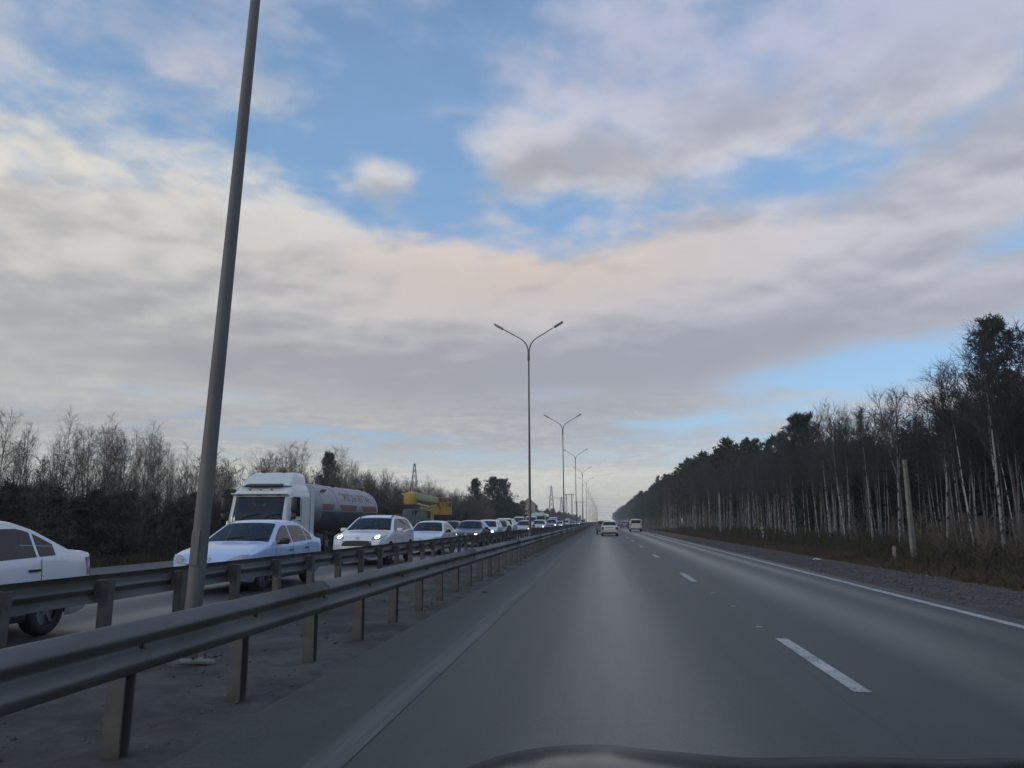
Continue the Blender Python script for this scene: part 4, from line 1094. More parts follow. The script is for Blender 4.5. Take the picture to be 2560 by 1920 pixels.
# ------------------------------------------------------------------ trees
class Acc:
    """numpy accumulator for thin tubes and needle triangles (all triangles)"""
    def __init__(s): s.v = []; s.f = []; s.n = 0
    def tube(s, pts, rad, k=3):
        pts = np.asarray(pts, float); m = len(pts); rad = np.asarray(rad, float)
        t = np.gradient(pts, axis=0); t /= np.linalg.norm(t, axis=1)[:, None] + 1e-9
        ref = np.array([0.3, 0.2, 1.0]) if abs(t[0, 2]) < 0.8 else np.array([1.0, 0.2, 0.1])
        u = np.cross(t, ref); u /= np.linalg.norm(u, axis=1)[:, None] + 1e-9; w = np.cross(t, u)
        a = np.arange(k) * 2 * np.pi / k
        ring = u[:, None, :] * np.cos(a)[None, :, None] + w[:, None, :] * np.sin(a)[None, :, None]
        v = (pts[:, None, :] + ring * rad[:, None, None]).reshape(-1, 3)
        i, j = np.meshgrid(np.arange(m - 1), np.arange(k), indexing='ij')
        A = (i * k + j).ravel(); B = (i * k + (j + 1) % k).ravel()
        f = np.concatenate([np.stack([A, B, B + k], -1), np.stack([A, B + k, A + k], -1)]) + s.n
        s.v.append(v); s.f.append(f); s.n += len(v)
    def tris(s, v):
        s.v.append(v.reshape(-1, 3)); n = v.shape[0]; s.f.append(np.arange(n * 3).reshape(-1, 3) + s.n); s.n += n * 3
    def arrays(s): return np.concatenate(s.v), np.concatenate(s.f)
    def mesh(s, name, m, smooth=False): v, f = s.arrays(); return mesh(name, v, f, m, smooth)

def unit(v): return v / (np.linalg.norm(v) + 1e-9)
def curve(p, d, l, n, rng, wob=0.12, up=0.0):
    """a wandering branch: n points from p along d"""
    pts = [np.array(p, float)]; d = unit(np.array(d, float))
    for _ in range(n - 1):
        d = unit(d + rng.normal(0, wob, 3) + np.array([0, 0, up])); pts.append(pts[-1] + d * l / (n - 1))
    return np.array(pts)

def bare_tree(seed, h=10.0, r0=0.075, base=0.35, nb=26, spread=0.26, elev=(0.75, 1.3), fork=False, twig_r=0.0055, lean=0.03, nsec=5, ntw=4, droop=-0.03):
    rng = np.random.default_rng(seed)
    tr, cr = Acc(), Acc()
    N = 12; zs = np.linspace(-0.3, h, N)
    wx = np.cumsum(rng.normal(0, 0.018 * h / 10, N)) ; wy = np.cumsum(rng.normal(0, 0.018 * h / 10, N))
    lx, ly = rng.normal(0, lean, 2)
    axis = np.stack([lx * zs + wx, ly * zs + wy, zs], -1); axis -= axis[0] * [1, 1, 0]
    rad = r0 * (1 - 0.86 * np.linspace(0, 1, N) ** 0.9)
    tr.tube(axis, rad, 7)
    stems = [(axis, rad)]
    if fork:
        for sgn in (-1, 1):
            i0 = 5 if sgn < 0 else 4
            st = curve(axis[i0], [sgn * 0.55, 0.1, 1.0], h * 0.55, 9, rng, 0.05, 0.06); rr = np.linspace(rad[i0] * 0.8, 0.012, 9)
            tr.tube(st, rr, 6); stems.append((st, rr))
    for si, (ax, rd) in enumerate(stems):
        n = nb if si == 0 else nb // 2
        for b in range(n):
            t = base + (0.985 - base) * ((b + rng.random()) / n) if si == 0 else 0.25 + 0.73 * (b + rng.random()) / n
            q = t * (len(ax) - 1); i = min(int(q), len(ax) - 2); p = ax[i] + (ax[i + 1] - ax[i]) * (q - i)
            az_ = b * 2.4 + rng.normal(0, 0.4); e = rng.uniform(*elev)
            d = np.array([math.cos(az_) * math.cos(e), math.sin(az_) * math.cos(e), math.sin(e)])
            tt = (t - base) / (1 - base) if si == 0 else t
            L = h * spread * (0.25 + 0.95 * (1 - tt) ** 0.7) * rng.uniform(0.6, 1.15)
            br = curve(p, d, L, 6, rng, 0.10, 0.05); r1 = max(0.008, 0.42 * np.interp(q, np.arange(len(rd)), rd))
            cr.tube(br, np.linspace(r1, twig_r, 6), 4)
            for k in range(nsec):
                u = rng.uniform(0.25, 1.0); q2 = u * 5; i2 = min(int(q2), 4); p2 = br[i2] + (br[i2 + 1] - br[i2]) * (q2 - i2)
                d2 = unit(unit(br[i2 + 1] - br[i2]) + rng.normal(0, 0.55, 3) + [0, 0, 0.15])
                L2 = L * rng.uniform(0.25, 0.5)
                sc = curve(p2, d2, L2, 4, rng, 0.14, 0.03); cr.tube(sc, np.linspace(twig_r * 1.5, twig_r, 4), 3)
                for m_ in range(ntw):
                    p3 = sc[rng.integers(1, 4)]; d3 = unit(unit(sc[-1] - sc[0]) + rng.normal(0, 0.6, 3))
                    tw = curve(p3, d3, rng.uniform(0.3, 0.75) * h / 10, 3, rng, 0.2, droop); cr.tube(tw, [twig_r, twig_r * 0.8, twig_r * 0.5], 3)
    return tr, cr

def tuft(acc, centers, n, length, width, rng, up=0.5):
    """needle tufts: n thin triangles round every centre"""
    c = np.repeat(centers, n, axis=0); k = len(c)
    d = rng.normal(0, 1, (k, 3)); d[:, 2] += up; d /= np.linalg.norm(d, axis=1)[:, None]
    s = np.cross(d, rng.normal(0, 1, (k, 3))); s /= np.linalg.norm(s, axis=1)[:, None] + 1e-9
    L = length * rng.uniform(0.6, 1.2, (k, 1)); c = c + rng.normal(0, length * 0.25, (k, 3))
    tri = np.stack([c - s * width / 2, c + s * width / 2, c + d * L], 1)
    acc.tris(tri)

def pine(seed, h=14.0, r0=0.14, base=0.45, width=0.17, nbr=46, tufts=9, per=10, tl=0.34, tw=0.085, cone=0.6, rounding=1.0):
    rng = np.random.default_rng(seed)
    tr, cr = Acc(), Acc(); N = 10
    zs = np.linspace(-0.3, h * 0.97, N); w = np.cumsum(rng.normal(0, 0.03, (N, 2)), axis=0)
    ax = np.stack([w[:, 0], w[:, 1], zs], -1); ax -= ax[0] * [1, 1, 0]; rad = r0 * (1 - 0.88 * np.linspace(0, 1, N))
    tr.tube(ax, rad, 8)
    for b in range(nbr):
        t = base + (0.99 - base) * ((b + rng.random()) / nbr) ; q = t * (N - 1); i = min(int(q), N - 2)
        p = ax[i] + (ax[i + 1] - ax[i]) * (q - i); tt = (t - base) / (1 - base)
        az_ = b * 2.4 + rng.normal(0, 0.5); e = rng.uniform(-0.1, 0.55) + 0.5 * tt
        prof = (1 - tt) ** cone * (min(1, 0.35 + tt * 2.2) if rounding else 1)
        L = h * width * (0.18 + prof) * rng.uniform(0.55, 1.2)
        d = [math.cos(az_) * math.cos(e), math.sin(az_) * math.cos(e), math.sin(e)]
        br = curve(p, d, L, 5, rng, 0.12, 0.06); tr.tube(br, np.linspace(max(0.012, rad[i] * 0.32), 0.008, 5), 4)
        m_ = tufts; u = rng.uniform(0.35, 1.02, m_) * 4; i2 = np.minimum(u.astype(int), 3)
        c = br[i2] + (br[i2 + 1] - br[i2]) * (u - i2)[:, None] + rng.normal(0, L * 0.13, (m_, 3)) * [1, 1, 0.6]
        tuft(cr, c, per, tl, tw, rng)
    tuft(cr, np.array([[ax[-1, 0], ax[-1, 1], h * 0.97]]) + rng.normal(0, 0.2, (5, 3)), per, tl, tw, rng)
    return tr, cr

def bark_material(name, pale, dark, twig, mark_scale, top=6.0):
    """birch-like bark: pale with dark bands low down, browner toward the top"""
    m = bpy.data.materials.new(name); m.use_nodes = True
    X.nt = nt = m.node_tree; p = nt.nodes['Principled BSDF']; p.inputs['Roughness'].default_value = 0.85; p.inputs['Specular IOR Level'].default_value = 0.2
    t = nt.nodes.new('ShaderNodeTexCoord'); sp = nt.nodes.new('ShaderNodeSeparateXYZ'); nt.links.new(t.outputs['Object'], sp.inputs[0])
    x, y_, z = (X(sp.outputs[i]) for i in range(3))
    oi = nt.nodes.new('ShaderNodeObjectInfo'); rnd = X(oi.outputs['Random'])
    nz = noise(comb(x * 3.0, y_ * 3.0, z * mark_scale + rnd * 37.0), 1.0, 4, 0.65)
    big = noise(comb(rnd * 91.0, 0.0, z * 0.35), 1.0, 2)
    c = mixc(nz.step(0.52, 0.60), pale, dark)
    c = mixc(((z - top) / 4.0 + (big - 0.5)).clamp(), c, twig)
    hs = nt.nodes.new('ShaderNodeHueSaturation'); nt.links.new(c.s, hs.inputs['Color']); nt.links.new((rnd * 0.75 + 0.45).s, hs.inputs['Value'])
    nt.links.new(hs.outputs[0], p.inputs['Base Color'])
    return m
M['birch'] = bark_material('birch_bark', (0.34, 0.34, 0.34), (0.04, 0.036, 0.036), (0.06, 0.05, 0.05), 3.2, 4.6)
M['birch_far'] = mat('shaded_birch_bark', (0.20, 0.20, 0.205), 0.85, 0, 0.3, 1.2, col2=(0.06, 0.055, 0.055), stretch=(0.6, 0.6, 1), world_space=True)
M['bark_brown'] = mat('grey_brown_bark', (0.085, 0.072, 0.062), 0.9, 0, 0.35, 3, rand=0.3)
M['twigs'] = mat('birch_twigs', (0.052, 0.046, 0.051), 0.9, 0, 0.25, 2, rand=0.3)
M['twigs_brown'] = mat('brown_twigs', (0.14, 0.112, 0.092), 0.9, 0, 0.25, 2, rand=0.3)
M['pine_bark'] = mat('pine_bark', (0.075, 0.057, 0.046), 0.9, 0, 0.4, 4, rand=0.25)
M['needles'] = mat('pine_needles', (0.030, 0.046, 0.030), 0.7, 0, 0.4, 1.5, rand=0.3, spec=0.3)
M['needles_brown'] = mat('brownish_young_pine_needles', (0.085, 0.070, 0.052), 0.8, 0, 0.4, 1.0, rand=0.35, spec=0.2)
M['needles_dark'] = mat('dark_conifer_needles', (0.026, 0.029, 0.026), 0.75, 0, 0.4, 1.0, rand=0.3, spec=0.25)

def variant(gen, tm, cm, **kw):
    out = []
    for sd in kw.pop('seeds'):
        tr, cr = gen(sd, **kw); out.append((tr.mesh('trunk', tm, True), cr.mesh('crown', cm)))
    return out
BIRCH = variant(bare_tree, M['birch'], M['twigs'], seeds=(1, 2, 3, 4, 5, 6), base=0.46, spread=0.19, nb=30, r0=0.052, lean=0.035, nsec=6)
BIRCH_BIG = variant(bare_tree, M['birch'], M['twigs'], seeds=(21, 22, 23), base=0.42, spread=0.27, nb=36, r0=0.085, lean=0.02, nsec=6)
BIRCH_FORK = variant(bare_tree, M['birch'], M['twigs'], seeds=(31,), base=0.5, spread=0.2, nb=26, r0=0.09, fork=True, lean=0.02)
BARE = variant(bare_tree, M['bark_brown'], M['twigs_brown'], seeds=(41, 42, 43, 44, 45), base=0.16, spread=0.33, nb=30, r0=0.075, elev=(0.85, 1.35), lean=0.03, nsec=6)
BUSH = variant(bare_tree, M['bark_brown'], M['twigs_brown'], seeds=(51, 52, 53), base=0.05, spread=0.55, nb=34, r0=0.06, elev=(0.6, 1.3), nsec=6, h=6.0, twig_r=0.007)
PINE = variant(pine, M['pine_bark'], M['needles'], seeds=(61, 62, 63, 64), h=14.0)
PINE_BIG = variant(pine, M['pine_bark'], M['needles'], seeds=(65,), h=14.0, base=0.38, width=0.18, nbr=70, tufts=14, per=11, tl=0.30, tw=0.07)
PINE_ROUND = variant(pine, M['pine_bark'], M['needles'], seeds=(71, 72), h=10.0, base=0.10, width=0.30, nbr=110, tufts=12, per=10, cone=0.45, tl=0.36, tw=0.10)
SPRUCE = variant(pine, M['pine_bark'], M['needles_dark'], seeds=(81, 82, 83), h=9.0, base=0.10, width=0.18, nbr=70, tufts=9, per=8, cone=0.75, rounding=0.0, tl=0.40, tw=0.12)
YOUNG = variant(pine, M['pine_bark'], M['needles_brown'], seeds=(91, 92, 93), h=3.0, r0=0.05, base=0.04, width=0.36, nbr=46, tufts=8, per=8, cone=0.6, rounding=0.0, tl=0.26, tw=0.045)

tree_i = [0]
def plant(name, variants, x, y, hscale, label, cat, group, z=None, wide=1.0, rz=None, idx=None, lean=0.0):
    me = variants[(tree_i[0] if idx is None else idx) % len(variants)]; tree_i[0] += 1
    o = empty(name, (x, y, float(gz(x)) if z is None else z), random.uniform(0, 6.28) if rz is None else rz)
    o.rotation_euler.x = R(random.uniform(-1.5, 1.5)); o.rotation_euler.y = R(random.uniform(-1.5, 1.5) + lean)
    o.scale = (hscale * wide, hscale * wide, hscale)
    link('trunk', me[0], o); link('crown', me[1], o)
    return tag(o, label, cat, group)

rt = random.Random(5)
# --- forest on the right: slender birches in the front rows
G_B = 'slender birches in the front rows of the roadside forest'
pts = []
def free(x, y, d):
    for (a, b_) in pts:
        if (a - x) ** 2 + (b_ - y) ** 2 < d * d: return False
    pts.append((x, y)); return True
NOTE = [  # name, variants, x, y, height scale, label, width, idx
    ('birch_tree', BIRCH_FORK, 17.2, 47.5, 0.90, 'forked white birch just left of the tall grey post', 1.15, 0),
    ('birch_tree', BIRCH_BIG, 18.0, 43.0, 0.90, 'broad-crowned bare birch fanning out above the tall grey post', 1.3, 0),
    ('birch_tree', BIRCH_BIG, 18.6, 38.6, 0.96, 'tall white birch in front of the tall dark pine', 1.0, 1),
    ('birch_tree', BIRCH_BIG, 17.3, 35.9, 0.98, 'white-trunked birch at the edge of the photo beneath the tall pine', 1.0, 2),
    ('pine_tree', PINE_BIG, 20.5, 41.0, 0.86, 'tall dark pine standing above the birches near the picture edge', 1.1, 0),
    ('pine_tree', PINE_ROUND, 20.0, 78.5, 1.16, 'lone round-crowned pine rising above the birch tops', 0.82, 0),
    ('birch_tree', BIRCH_BIG, 17.0, 57.0, 0.92, 'pair-like white birch with fine drooping top left of the forked birch', 1.0, 0),
    ('birch_tree', BIRCH_BIG, 16.2, 101.0, 1.0, 'pale slanting birch beside the short grey post', 0.8, 1),
]
for nm, va, x, y, hs, lb, wd, ix in NOTE:
    pts.append((x, y)); plant(nm, va, x, y, hs, lb, nm.replace('_', ' '), 'notable trees at the forest edge', wide=wd, idx=ix)
cnt = 0; tries = 0
while cnt < 285 and tries < 9000:
    tries += 1
    y = 28 + 190 * rt.random() ** 1.2; x = 15.8 + 1.8 * max(0, min(1, (85 - y) / 40)) + 9.0 * rt.random() ** 1.3 + 1.0 * math.sin(y * 0.09)
    if y < 75 and abs(math.degrees(math.atan2(x, y)) - 20.5) < 1.0 and x < 22: continue     # a small clearing behind the tall post
    if not free(x, y, 0.75): continue
    hs = rt.uniform(0.68, 0.92) * (1.0 + 0.30 * max(0, min(1, (y - 85) / 60)))
    q = math.degrees(math.atan2(x, y))                        # bearing from the road, to name what it stands by
    where = ('far along the forest edge, beyond the short grey post' if q < 8.5 else 'between the short grey post and the yellow marker sign' if q < 11.6 else
             'behind the two striped marker posts' if q < 14.2 else 'below the lone round-crowned pine' if q < 16.5 else 'between the lone pine and the forked birch' if q < 19.6 else
             'around the tall grey post' if q < 22.5 else 'between the tall grey post and the tall dark pine' if q < 25.0 else 'under the tall dark pine at the picture edge')
    row = 'front-row ' if x < 18.6 + 0.0 * y else 'back-row '
    plant('birch_tree', BIRCH, x, y, hs, 'slender ' + row + 'bare birch ' + where, 'birch tree', row + 'birches ' + where, wide=rt.uniform(0.75, 1.1), lean=rt.uniform(-2.5, 2.5)); cnt += 1
cnt = 0; tries = 0
while cnt < 95 and tries < 6000:
    tries += 1
    y = 96 + 260 * rt.random() ** 1.1; x = 16.5 + 9 * rt.random()
    if not free(x, y, 1.5): continue
    rw_ = 'front-row ' if x < 20 else 'back-row '
    zn = 'left of the short grey post' if y < 140 else 'above the beige off-roader' if y < 210 else 'farthest along the road'
    plant('pine_tree', PINE, x, y, rt.uniform(0.80, 1.08), 'dark green ' + rw_ + 'pine of the roadside forest, ' + zn, 'pine tree', rw_ + 'forest pines ' + zn, wide=rt.uniform(0.9, 1.25)); cnt += 1
for k in range(26):
    y = 40 + 60 * rt.random(); x = 21 + 6 * rt.random()
    if free(x, y, 1.6): plant('pine_tree', PINE, x, y, rt.uniform(0.58, 0.72), 'dark pine among the birches of the near roadside forest', 'pine tree', 'pines among the near birches', wide=1.2)

# --- the mass of the wood behind: nobody could count it
def mass_forest(name, variants, spots, material_t, material_c, label):
    """join many trees into one stuff object (trunk mesh) with one crown child"""
    tv, tf, cv, cf = [], [], [], []; nt_ = nc = 0
    cache = []
    for tr, cr in variants: cache.append((*tr.arrays(), *cr.arrays()))
    for (x, y, s, w) in spots:
        a = rt.uniform(0, 6.28); c_, s_ = math.cos(a), math.sin(a)
        v1, f1, v2, f2 = cache[rt.randrange(len(cache))]
        Rm = np.array([[c_, -s_, 0], [s_, c_, 0], [0, 0, 1]]).T * 1.0
        off = np.array([x, y, float(gz(x))])
        tv.append((v1 * [w * s, w * s, s]) @ Rm + off); tf.append(f1 + nt_); nt_ += len(v1)
        cv.append((v2 * [w * s, w * s, s]) @ Rm + off); cf.append(f2 + nc); nc += len(v2)
    o = link(name, mesh(name, np.concatenate(tv), np.concatenate(tf), material_t, True))
    tag(o, label, 'forest', kind='stuff')
    c = link('crowns', mesh('crowns', np.concatenate(cv), np.concatenate(cf), material_c), o); c['kind'] = 'stuff'
    return o
lo_spruce = [pine(s, h=9.0, base=0.06, width=0.24, nbr=40, tufts=7, per=5, cone=0.7, rounding=0.0, tl=0.62, tw=0.30) for s in (101, 102, 103)]
lo_pine = [pine(s, h=14.0, base=0.25, width=0.20, nbr=34, tufts=7, per=5, tl=0.7, tw=0.32, cone=0.55) for s in (104, 105, 106)]
sp1 = []
for k in range(420):
    y = 24 + 130 * rt.random(); x = 23.5 + 16 * rt.random(); sp1.append((x, y, rt.uniform(0.75, 1.0), rt.uniform(0.9, 1.2)))
for k in range(160):
    y = 30 + 60 * rt.random(); x = 34 + 30 * rt.random(); sp1.append((x, y, rt.uniform(0.8, 1.05), 1.3))
mass_forest('forest', lo_spruce, sp1, M['pine_bark'], M['needles_dark'], 'dark conifer mass behind the front birches of the roadside forest')
lo_birch = [bare_tree(s, h=10.0, base=0.40, spread=0.2, nb=18, r0=0.05, nsec=4, ntw=3, twig_r=0.013, lean=0.04) for s in (121, 122, 123, 124)]
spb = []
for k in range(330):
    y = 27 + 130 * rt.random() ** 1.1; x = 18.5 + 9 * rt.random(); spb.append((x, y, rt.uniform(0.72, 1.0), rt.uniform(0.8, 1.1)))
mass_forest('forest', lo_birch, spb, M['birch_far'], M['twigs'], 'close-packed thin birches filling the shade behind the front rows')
sp2 = []
for k in range(330):
    y = 120 + 330 * rt.random() ** 1.2; x = 18 + 18 * rt.random(); sp2.append((x, y, rt.uniform(0.80, 1.05), rt.uniform(1.0, 1.25)))
for k in range(260):
    y = 430 + 900 * rt.random(); x = 20 + 40 * rt.random() ** 2; sp2.append((x, y, rt.uniform(0.9, 1.15), 1.5))
mass_forest('forest', lo_pine, sp2, M['pine_bark'], M['needles'], 'pine forest fading into the distance beside our carriageway')

# --- left side: a dark low row of young pines, bare trees behind
ptsL = []
def freeL(x, y, d):
    for (a, b_) in ptsL:
        if (a - x) ** 2 + (b_ - y) ** 2 < d * d: return False
    ptsL.append((x, y)); return True
cnt = 0; tries = 0
while cnt < 190 and tries < 6000:
    tries += 1
    y = 16 + 104 * rt.random(); x = -21.0 - 4.2 * rt.random()
    if not freeL(x, y, 0.7): continue
    near = y < 42
    q = math.degrees(math.atan2(-x, y))
    zn = ('above the cropped white sedan' if q > 41 else 'between the cropped sedan and the near lamp post' if q > 33 else 'behind the white sedan and tanker cab' if q > 25 else 'behind the tank of the tanker' if q > 18 else 'behind the yellow platform truck')
    rw_ = 'front-row ' if x > -22.6 else 'back-row '
    plant('young_pine', YOUNG, x, y, rt.uniform(0.72, 0.95) * (1 if near else 1.1), 'dark bushy ' + rw_ + 'young pine ' + zn, 'young pine', rw_ + 'young pines ' + zn, wide=rt.uniform(0.9, 1.25)); cnt += 1
ptsL = []; cnt = 0; tries = 0
while cnt < 62 and tries < 4000:
    tries += 1
    y = 20 + 26 * rt.random(); x = -23 - 5.5 * rt.random()
    if not freeL(x, y, 0.55): continue
    hs = rt.uniform(0.42, 0.61)
    q = math.degrees(math.atan2(-x, y)); tall = 'taller ' if hs > 0.56 else 'lower '
    zn = 'at the left picture edge' if q > 45 else 'above the cropped white sedan' if q > 39 else 'between the cropped sedan and the near lamp post' if q > 32.5 else 'just behind the near lamp post'
    plant('bare_tree', BARE, x, y, hs, tall + 'thin bare tree ' + zn, 'bare tree', tall + 'thin bare trees ' + zn, wide=rt.uniform(0.8, 1.05)); cnt += 1
cnt = 0
while cnt < 120 and tries < 9000:
    tries += 1
    y = 46 + 80 * rt.random(); x = -22 - 9 * rt.random()
    if not freeL(x, y, 0.7): continue
    hs = rt.uniform(0.41, 0.66) * (1.12 if 58 < y < 74 else 1.0)
    q = math.degrees(math.atan2(-x, y)); tall = 'taller ' if hs > 0.58 else 'lower '
    zn = 'behind the tanker cab' if q > 24 else 'behind the tank of the tanker' if q > 18.5 else 'between the tanker and the yellow truck' if q > 15.5 else 'behind the yellow platform truck' if q > 12 else 'between the yellow truck and the round pines'
    plant('bare_tree', BARE, x, y, hs, tall + 'brown bare tree ' + zn, 'bare tree', tall + 'brown bare trees ' + zn, wide=rt.uniform(0.9, 1.2)); cnt += 1
for k in range(130):
    y = 17 + 137 * rt.random(); x = -20.6 - 4.5 * rt.random()
    q = math.degrees(math.atan2(-x, y))
    zn = ('above the cropped white sedan' if q > 38 else 'behind the near lamp post' if q > 30 else 'behind the tanker cab' if q > 23 else 'behind the tank of the tanker' if q > 18 else
          'between the tanker and the yellow truck' if q > 15.5 else 'behind the yellow platform truck' if q > 12 else 'left of the round pines')
    rw_ = 'front-row ' if x > -22.6 else 'back-row '
    plant('bare_bush', BUSH, x, y, rt.uniform(0.36, 0.5) if y < 44 else rt.uniform(0.55, 0.9), rw_ + 'brown leafless bush ' + zn, 'bush', rw_ + 'leafless bushes ' + zn, wide=1.0)
plant('pine_tree', PINE_ROUND, -22.5, 136, 0.86, 'smaller round dark pine left of the big round pine', 'pine tree', 'round pines beyond the yellow truck', idx=0, wide=0.85)
plant('pine_tree', PINE_ROUND, -22.5, 158, 1.02, 'big round dark pine beyond the yellow truck', 'pine tree', 'round pines beyond the yellow truck', idx=1, wide=1.0)
plant('pine_tree', PINE_ROUND, -22.0, 171, 1.04, 'round dark pine touching the pale house', 'pine tree', 'round pines beyond the yellow truck', idx=0, wide=0.95)
plant('pine_tree', PINE_ROUND, -27.0, 73, 0.78, 'small dark pine peeking out behind the tanker', 'pine tree', 'round pines beyond the yellow truck', idx=0, wide=0.7)
lo_bare = [bare_tree(s, h=8.0, base=0.06, spread=0.42, nb=18, nsec=4, ntw=3, twig_r=0.013) for s in (111, 112, 113)]
sp0 = [(-25 - 10 * rt.random(), 18 + 32 * rt.random(), rt.uniform(0.48, 0.66), 0.9) for k in range(22)]
mass_forest('forest', lo_bare, sp0, M['bark_brown'], M['twigs_brown'], 'brown leafless wood behind the low pine row, left of the near lamp post')
sp3 = [(-26 - 22 * rt.random(), 52 + 150 * rt.random(), rt.uniform(0.48, 0.78), 1.1) for k in range(260)]
mass_forest('forest', lo_bare, sp3, M['bark_brown'], M['twigs_brown'], 'grey brown bare wood filling in behind the oncoming traffic')
sp4 = [(-21.5 - 14 * rt.random(), 185 + 620 * rt.random() ** 1.3, rt.uniform(0.32, 0.52), 1.5) for k in range(260)]
mass_forest('forest', lo_pine, sp4, M['pine_bark'], M['needles'], 'low distant wood along the far side of the oncoming road')
sp5 = [(-20.5 - 10 * rt.random(), 175 + 300 * rt.random(), rt.uniform(0.45, 0.75), 1.2) for k in range(120)]
mass_forest('forest', lo_bare, sp5, M['bark_brown'], M['twigs_brown'], 'far leafless thicket beyond the pale house')

M['concrete_dark'] = mat('old_grey_post', (0.19, 0.185, 0.16), 0.9, 0, 0.25, 4, 0.4)
# ------------------------------------------------------------------ roadside posts, marker posts, sign
post = empty('concrete_post', (14.41, 38.2, -0.5))
MB().add([(-0.11, -0.10, 0), (0.11, -0.10, 0), (0.11, 0.10, 0), (-0.11, 0.10, 0), (-0.07, -0.065, 4.75), (0.07, -0.065, 4.75), (0.07, 0.065, 4.75), (-0.07, 0.065, 4.75)],
         [(3, 2, 1, 0), (4, 5, 6, 7), (0, 1, 5, 4), (1, 2, 6, 5), (2, 3, 7, 6), (3, 0, 4, 7)]).build('shaft', M['concrete_dark'], post)
MB().box((0, 0, 4.775), (0.16, 0.15, 0.05), 0.01).build('cap', M['concrete_dark'], post)
MB().tube([(-0.09, 0, 4.45), (-0.20, 0, 4.47), (-0.22, 0, 4.55)], 0.014, 6).build('hook', M['galv_post'], post)
post.rotation_euler = (0, R(-0.6), R(20))
tag(post, 'tall grey concrete post standing in the dry grass before the birches', 'post')
p2_ = empty('concrete_post', (15.17, 102.0, -0.1))
MB().tube([(0, 0, -0.3), (0, 0, 5.0)], [0.16, 0.11], 10).build('shaft', M['concrete'], p2_, True)
MB().tube([(0, 0, 5.0), (0, 0, 5.08)], [0.115, 0.05], 10).build('cap', M['concrete'], p2_, True)
tag(p2_, 'short round grey post among the pale birches, left of the marker posts', 'post')

M['marker_white'] = mat('marker_post_white', (0.42, 0.41, 0.40), 0.6, 0, 0.2, 8)
M['marker_pink'] = mat('faded_marker_post', (0.34, 0.27, 0.25), 0.7, 0, 0.2, 8)
def marker(x, y, z, label, m, band=True, h=0.85):
    o = empty('marker_post', (x, y, z))
    MB().box((0, 0, h / 2 - 0.1), (0.14, 0.10, h + 0.2), 0.02).build('shaft', m, o)
    if band:
        MB().box((0, 0, h * 0.80), (0.146, 0.106, 0.12)).build('band', M['trim'], o)
    MB().box((0, 0, h + 0.012), (0.11, 0.08, 0.03), 0.01).build('cap', m, o)
    o.rotation_euler = (R(2), R(1.5), R(12)); return tag(o, label, 'marker post', 'marker posts on the right verge')
marker(14.1, 39.8, -0.42, 'short faded pinkish marker post left of the tall grey post', M['marker_pink'], False, 0.62)
marker(14.24, 71.3, -0.38, 'white marker post with black band nearest the yellow sign', M['marker_white'])
marker(16.2, 71.5, -0.25, 'white marker post with black band standing nearer the birches', M['marker_white'])
M['sign_yellow'] = mat('yellow_sign', (0.36, 0.36, 0.06), 0.5)
sg = empty('marker_sign', (15.9, 80.0, -0.25))
MB().tube([(0, 0, -0.2), (0, 0, 1.05)], 0.035, 8).build('pole', M['marker_white'], sg)
MB().box((0, -0.045, 1.0), (0.36, 0.03, 0.26), 0.03).build('plate', M['sign_yellow'], sg)
tag(sg, 'small yellow marker sign on a short stake before the birches', 'sign')

# ------------------------------------------------------------------ litter and debris
b = MB().box((0, 0, 0.02), (0.34, 0.13, 0.03), 0.006).build('board', M['concrete'], None, loc=(-4.05, 7.55, 0.02)); b.rotation_euler = (0.03, 0.1, 0.5); b.name = 'broken_board'
tag(b, 'pale broken board lying on the median soil below the near barrier', 'board')
def scrap(name, x, y, z, s, col, label, cat):
    m = mat(name + '_scrap', col, 0.8)
    r_ = random.Random(int(x * 100)); v = []; n = 7
    for k in range(n):
        a = 2 * math.pi * k / n; q = s * r_.uniform(0.6, 1.1); v.append((q * math.cos(a), q * 0.7 * math.sin(a), 0.0 + r_.uniform(0, 0.02)))
    for k in range(n): v.append((v[k][0] * 0.6, v[k][1] * 0.6, s * r_.uniform(0.12, 0.3)))
    f = [tuple(range(n - 1, -1, -1)), tuple(range(n, 2 * n))] + [(k, (k + 1) % n, n + (k + 1) % n, n + k) for k in range(n)]
    o = link(name, mesh(name, v, f, m), None, (x, y, z)); return tag(o, label, cat)
scrap('paper_litter', 8.25, 31.4, -0.05, 0.22, (0.5, 0.5, 0.5), 'white scrap of litter on the gravel shoulder', 'litter')
scrap('rubber_scrap', -2.40, 15.7, 0.0, 0.09, (0.07, 0.04, 0.035), 'small dark reddish scrap on the asphalt by the near barrier', 'litter')
scrap('stone', 9.0, 22.5, -0.10, 0.16, (0.17, 0.165, 0.155), 'pale stone at the edge of the gravel shoulder', 'stone')

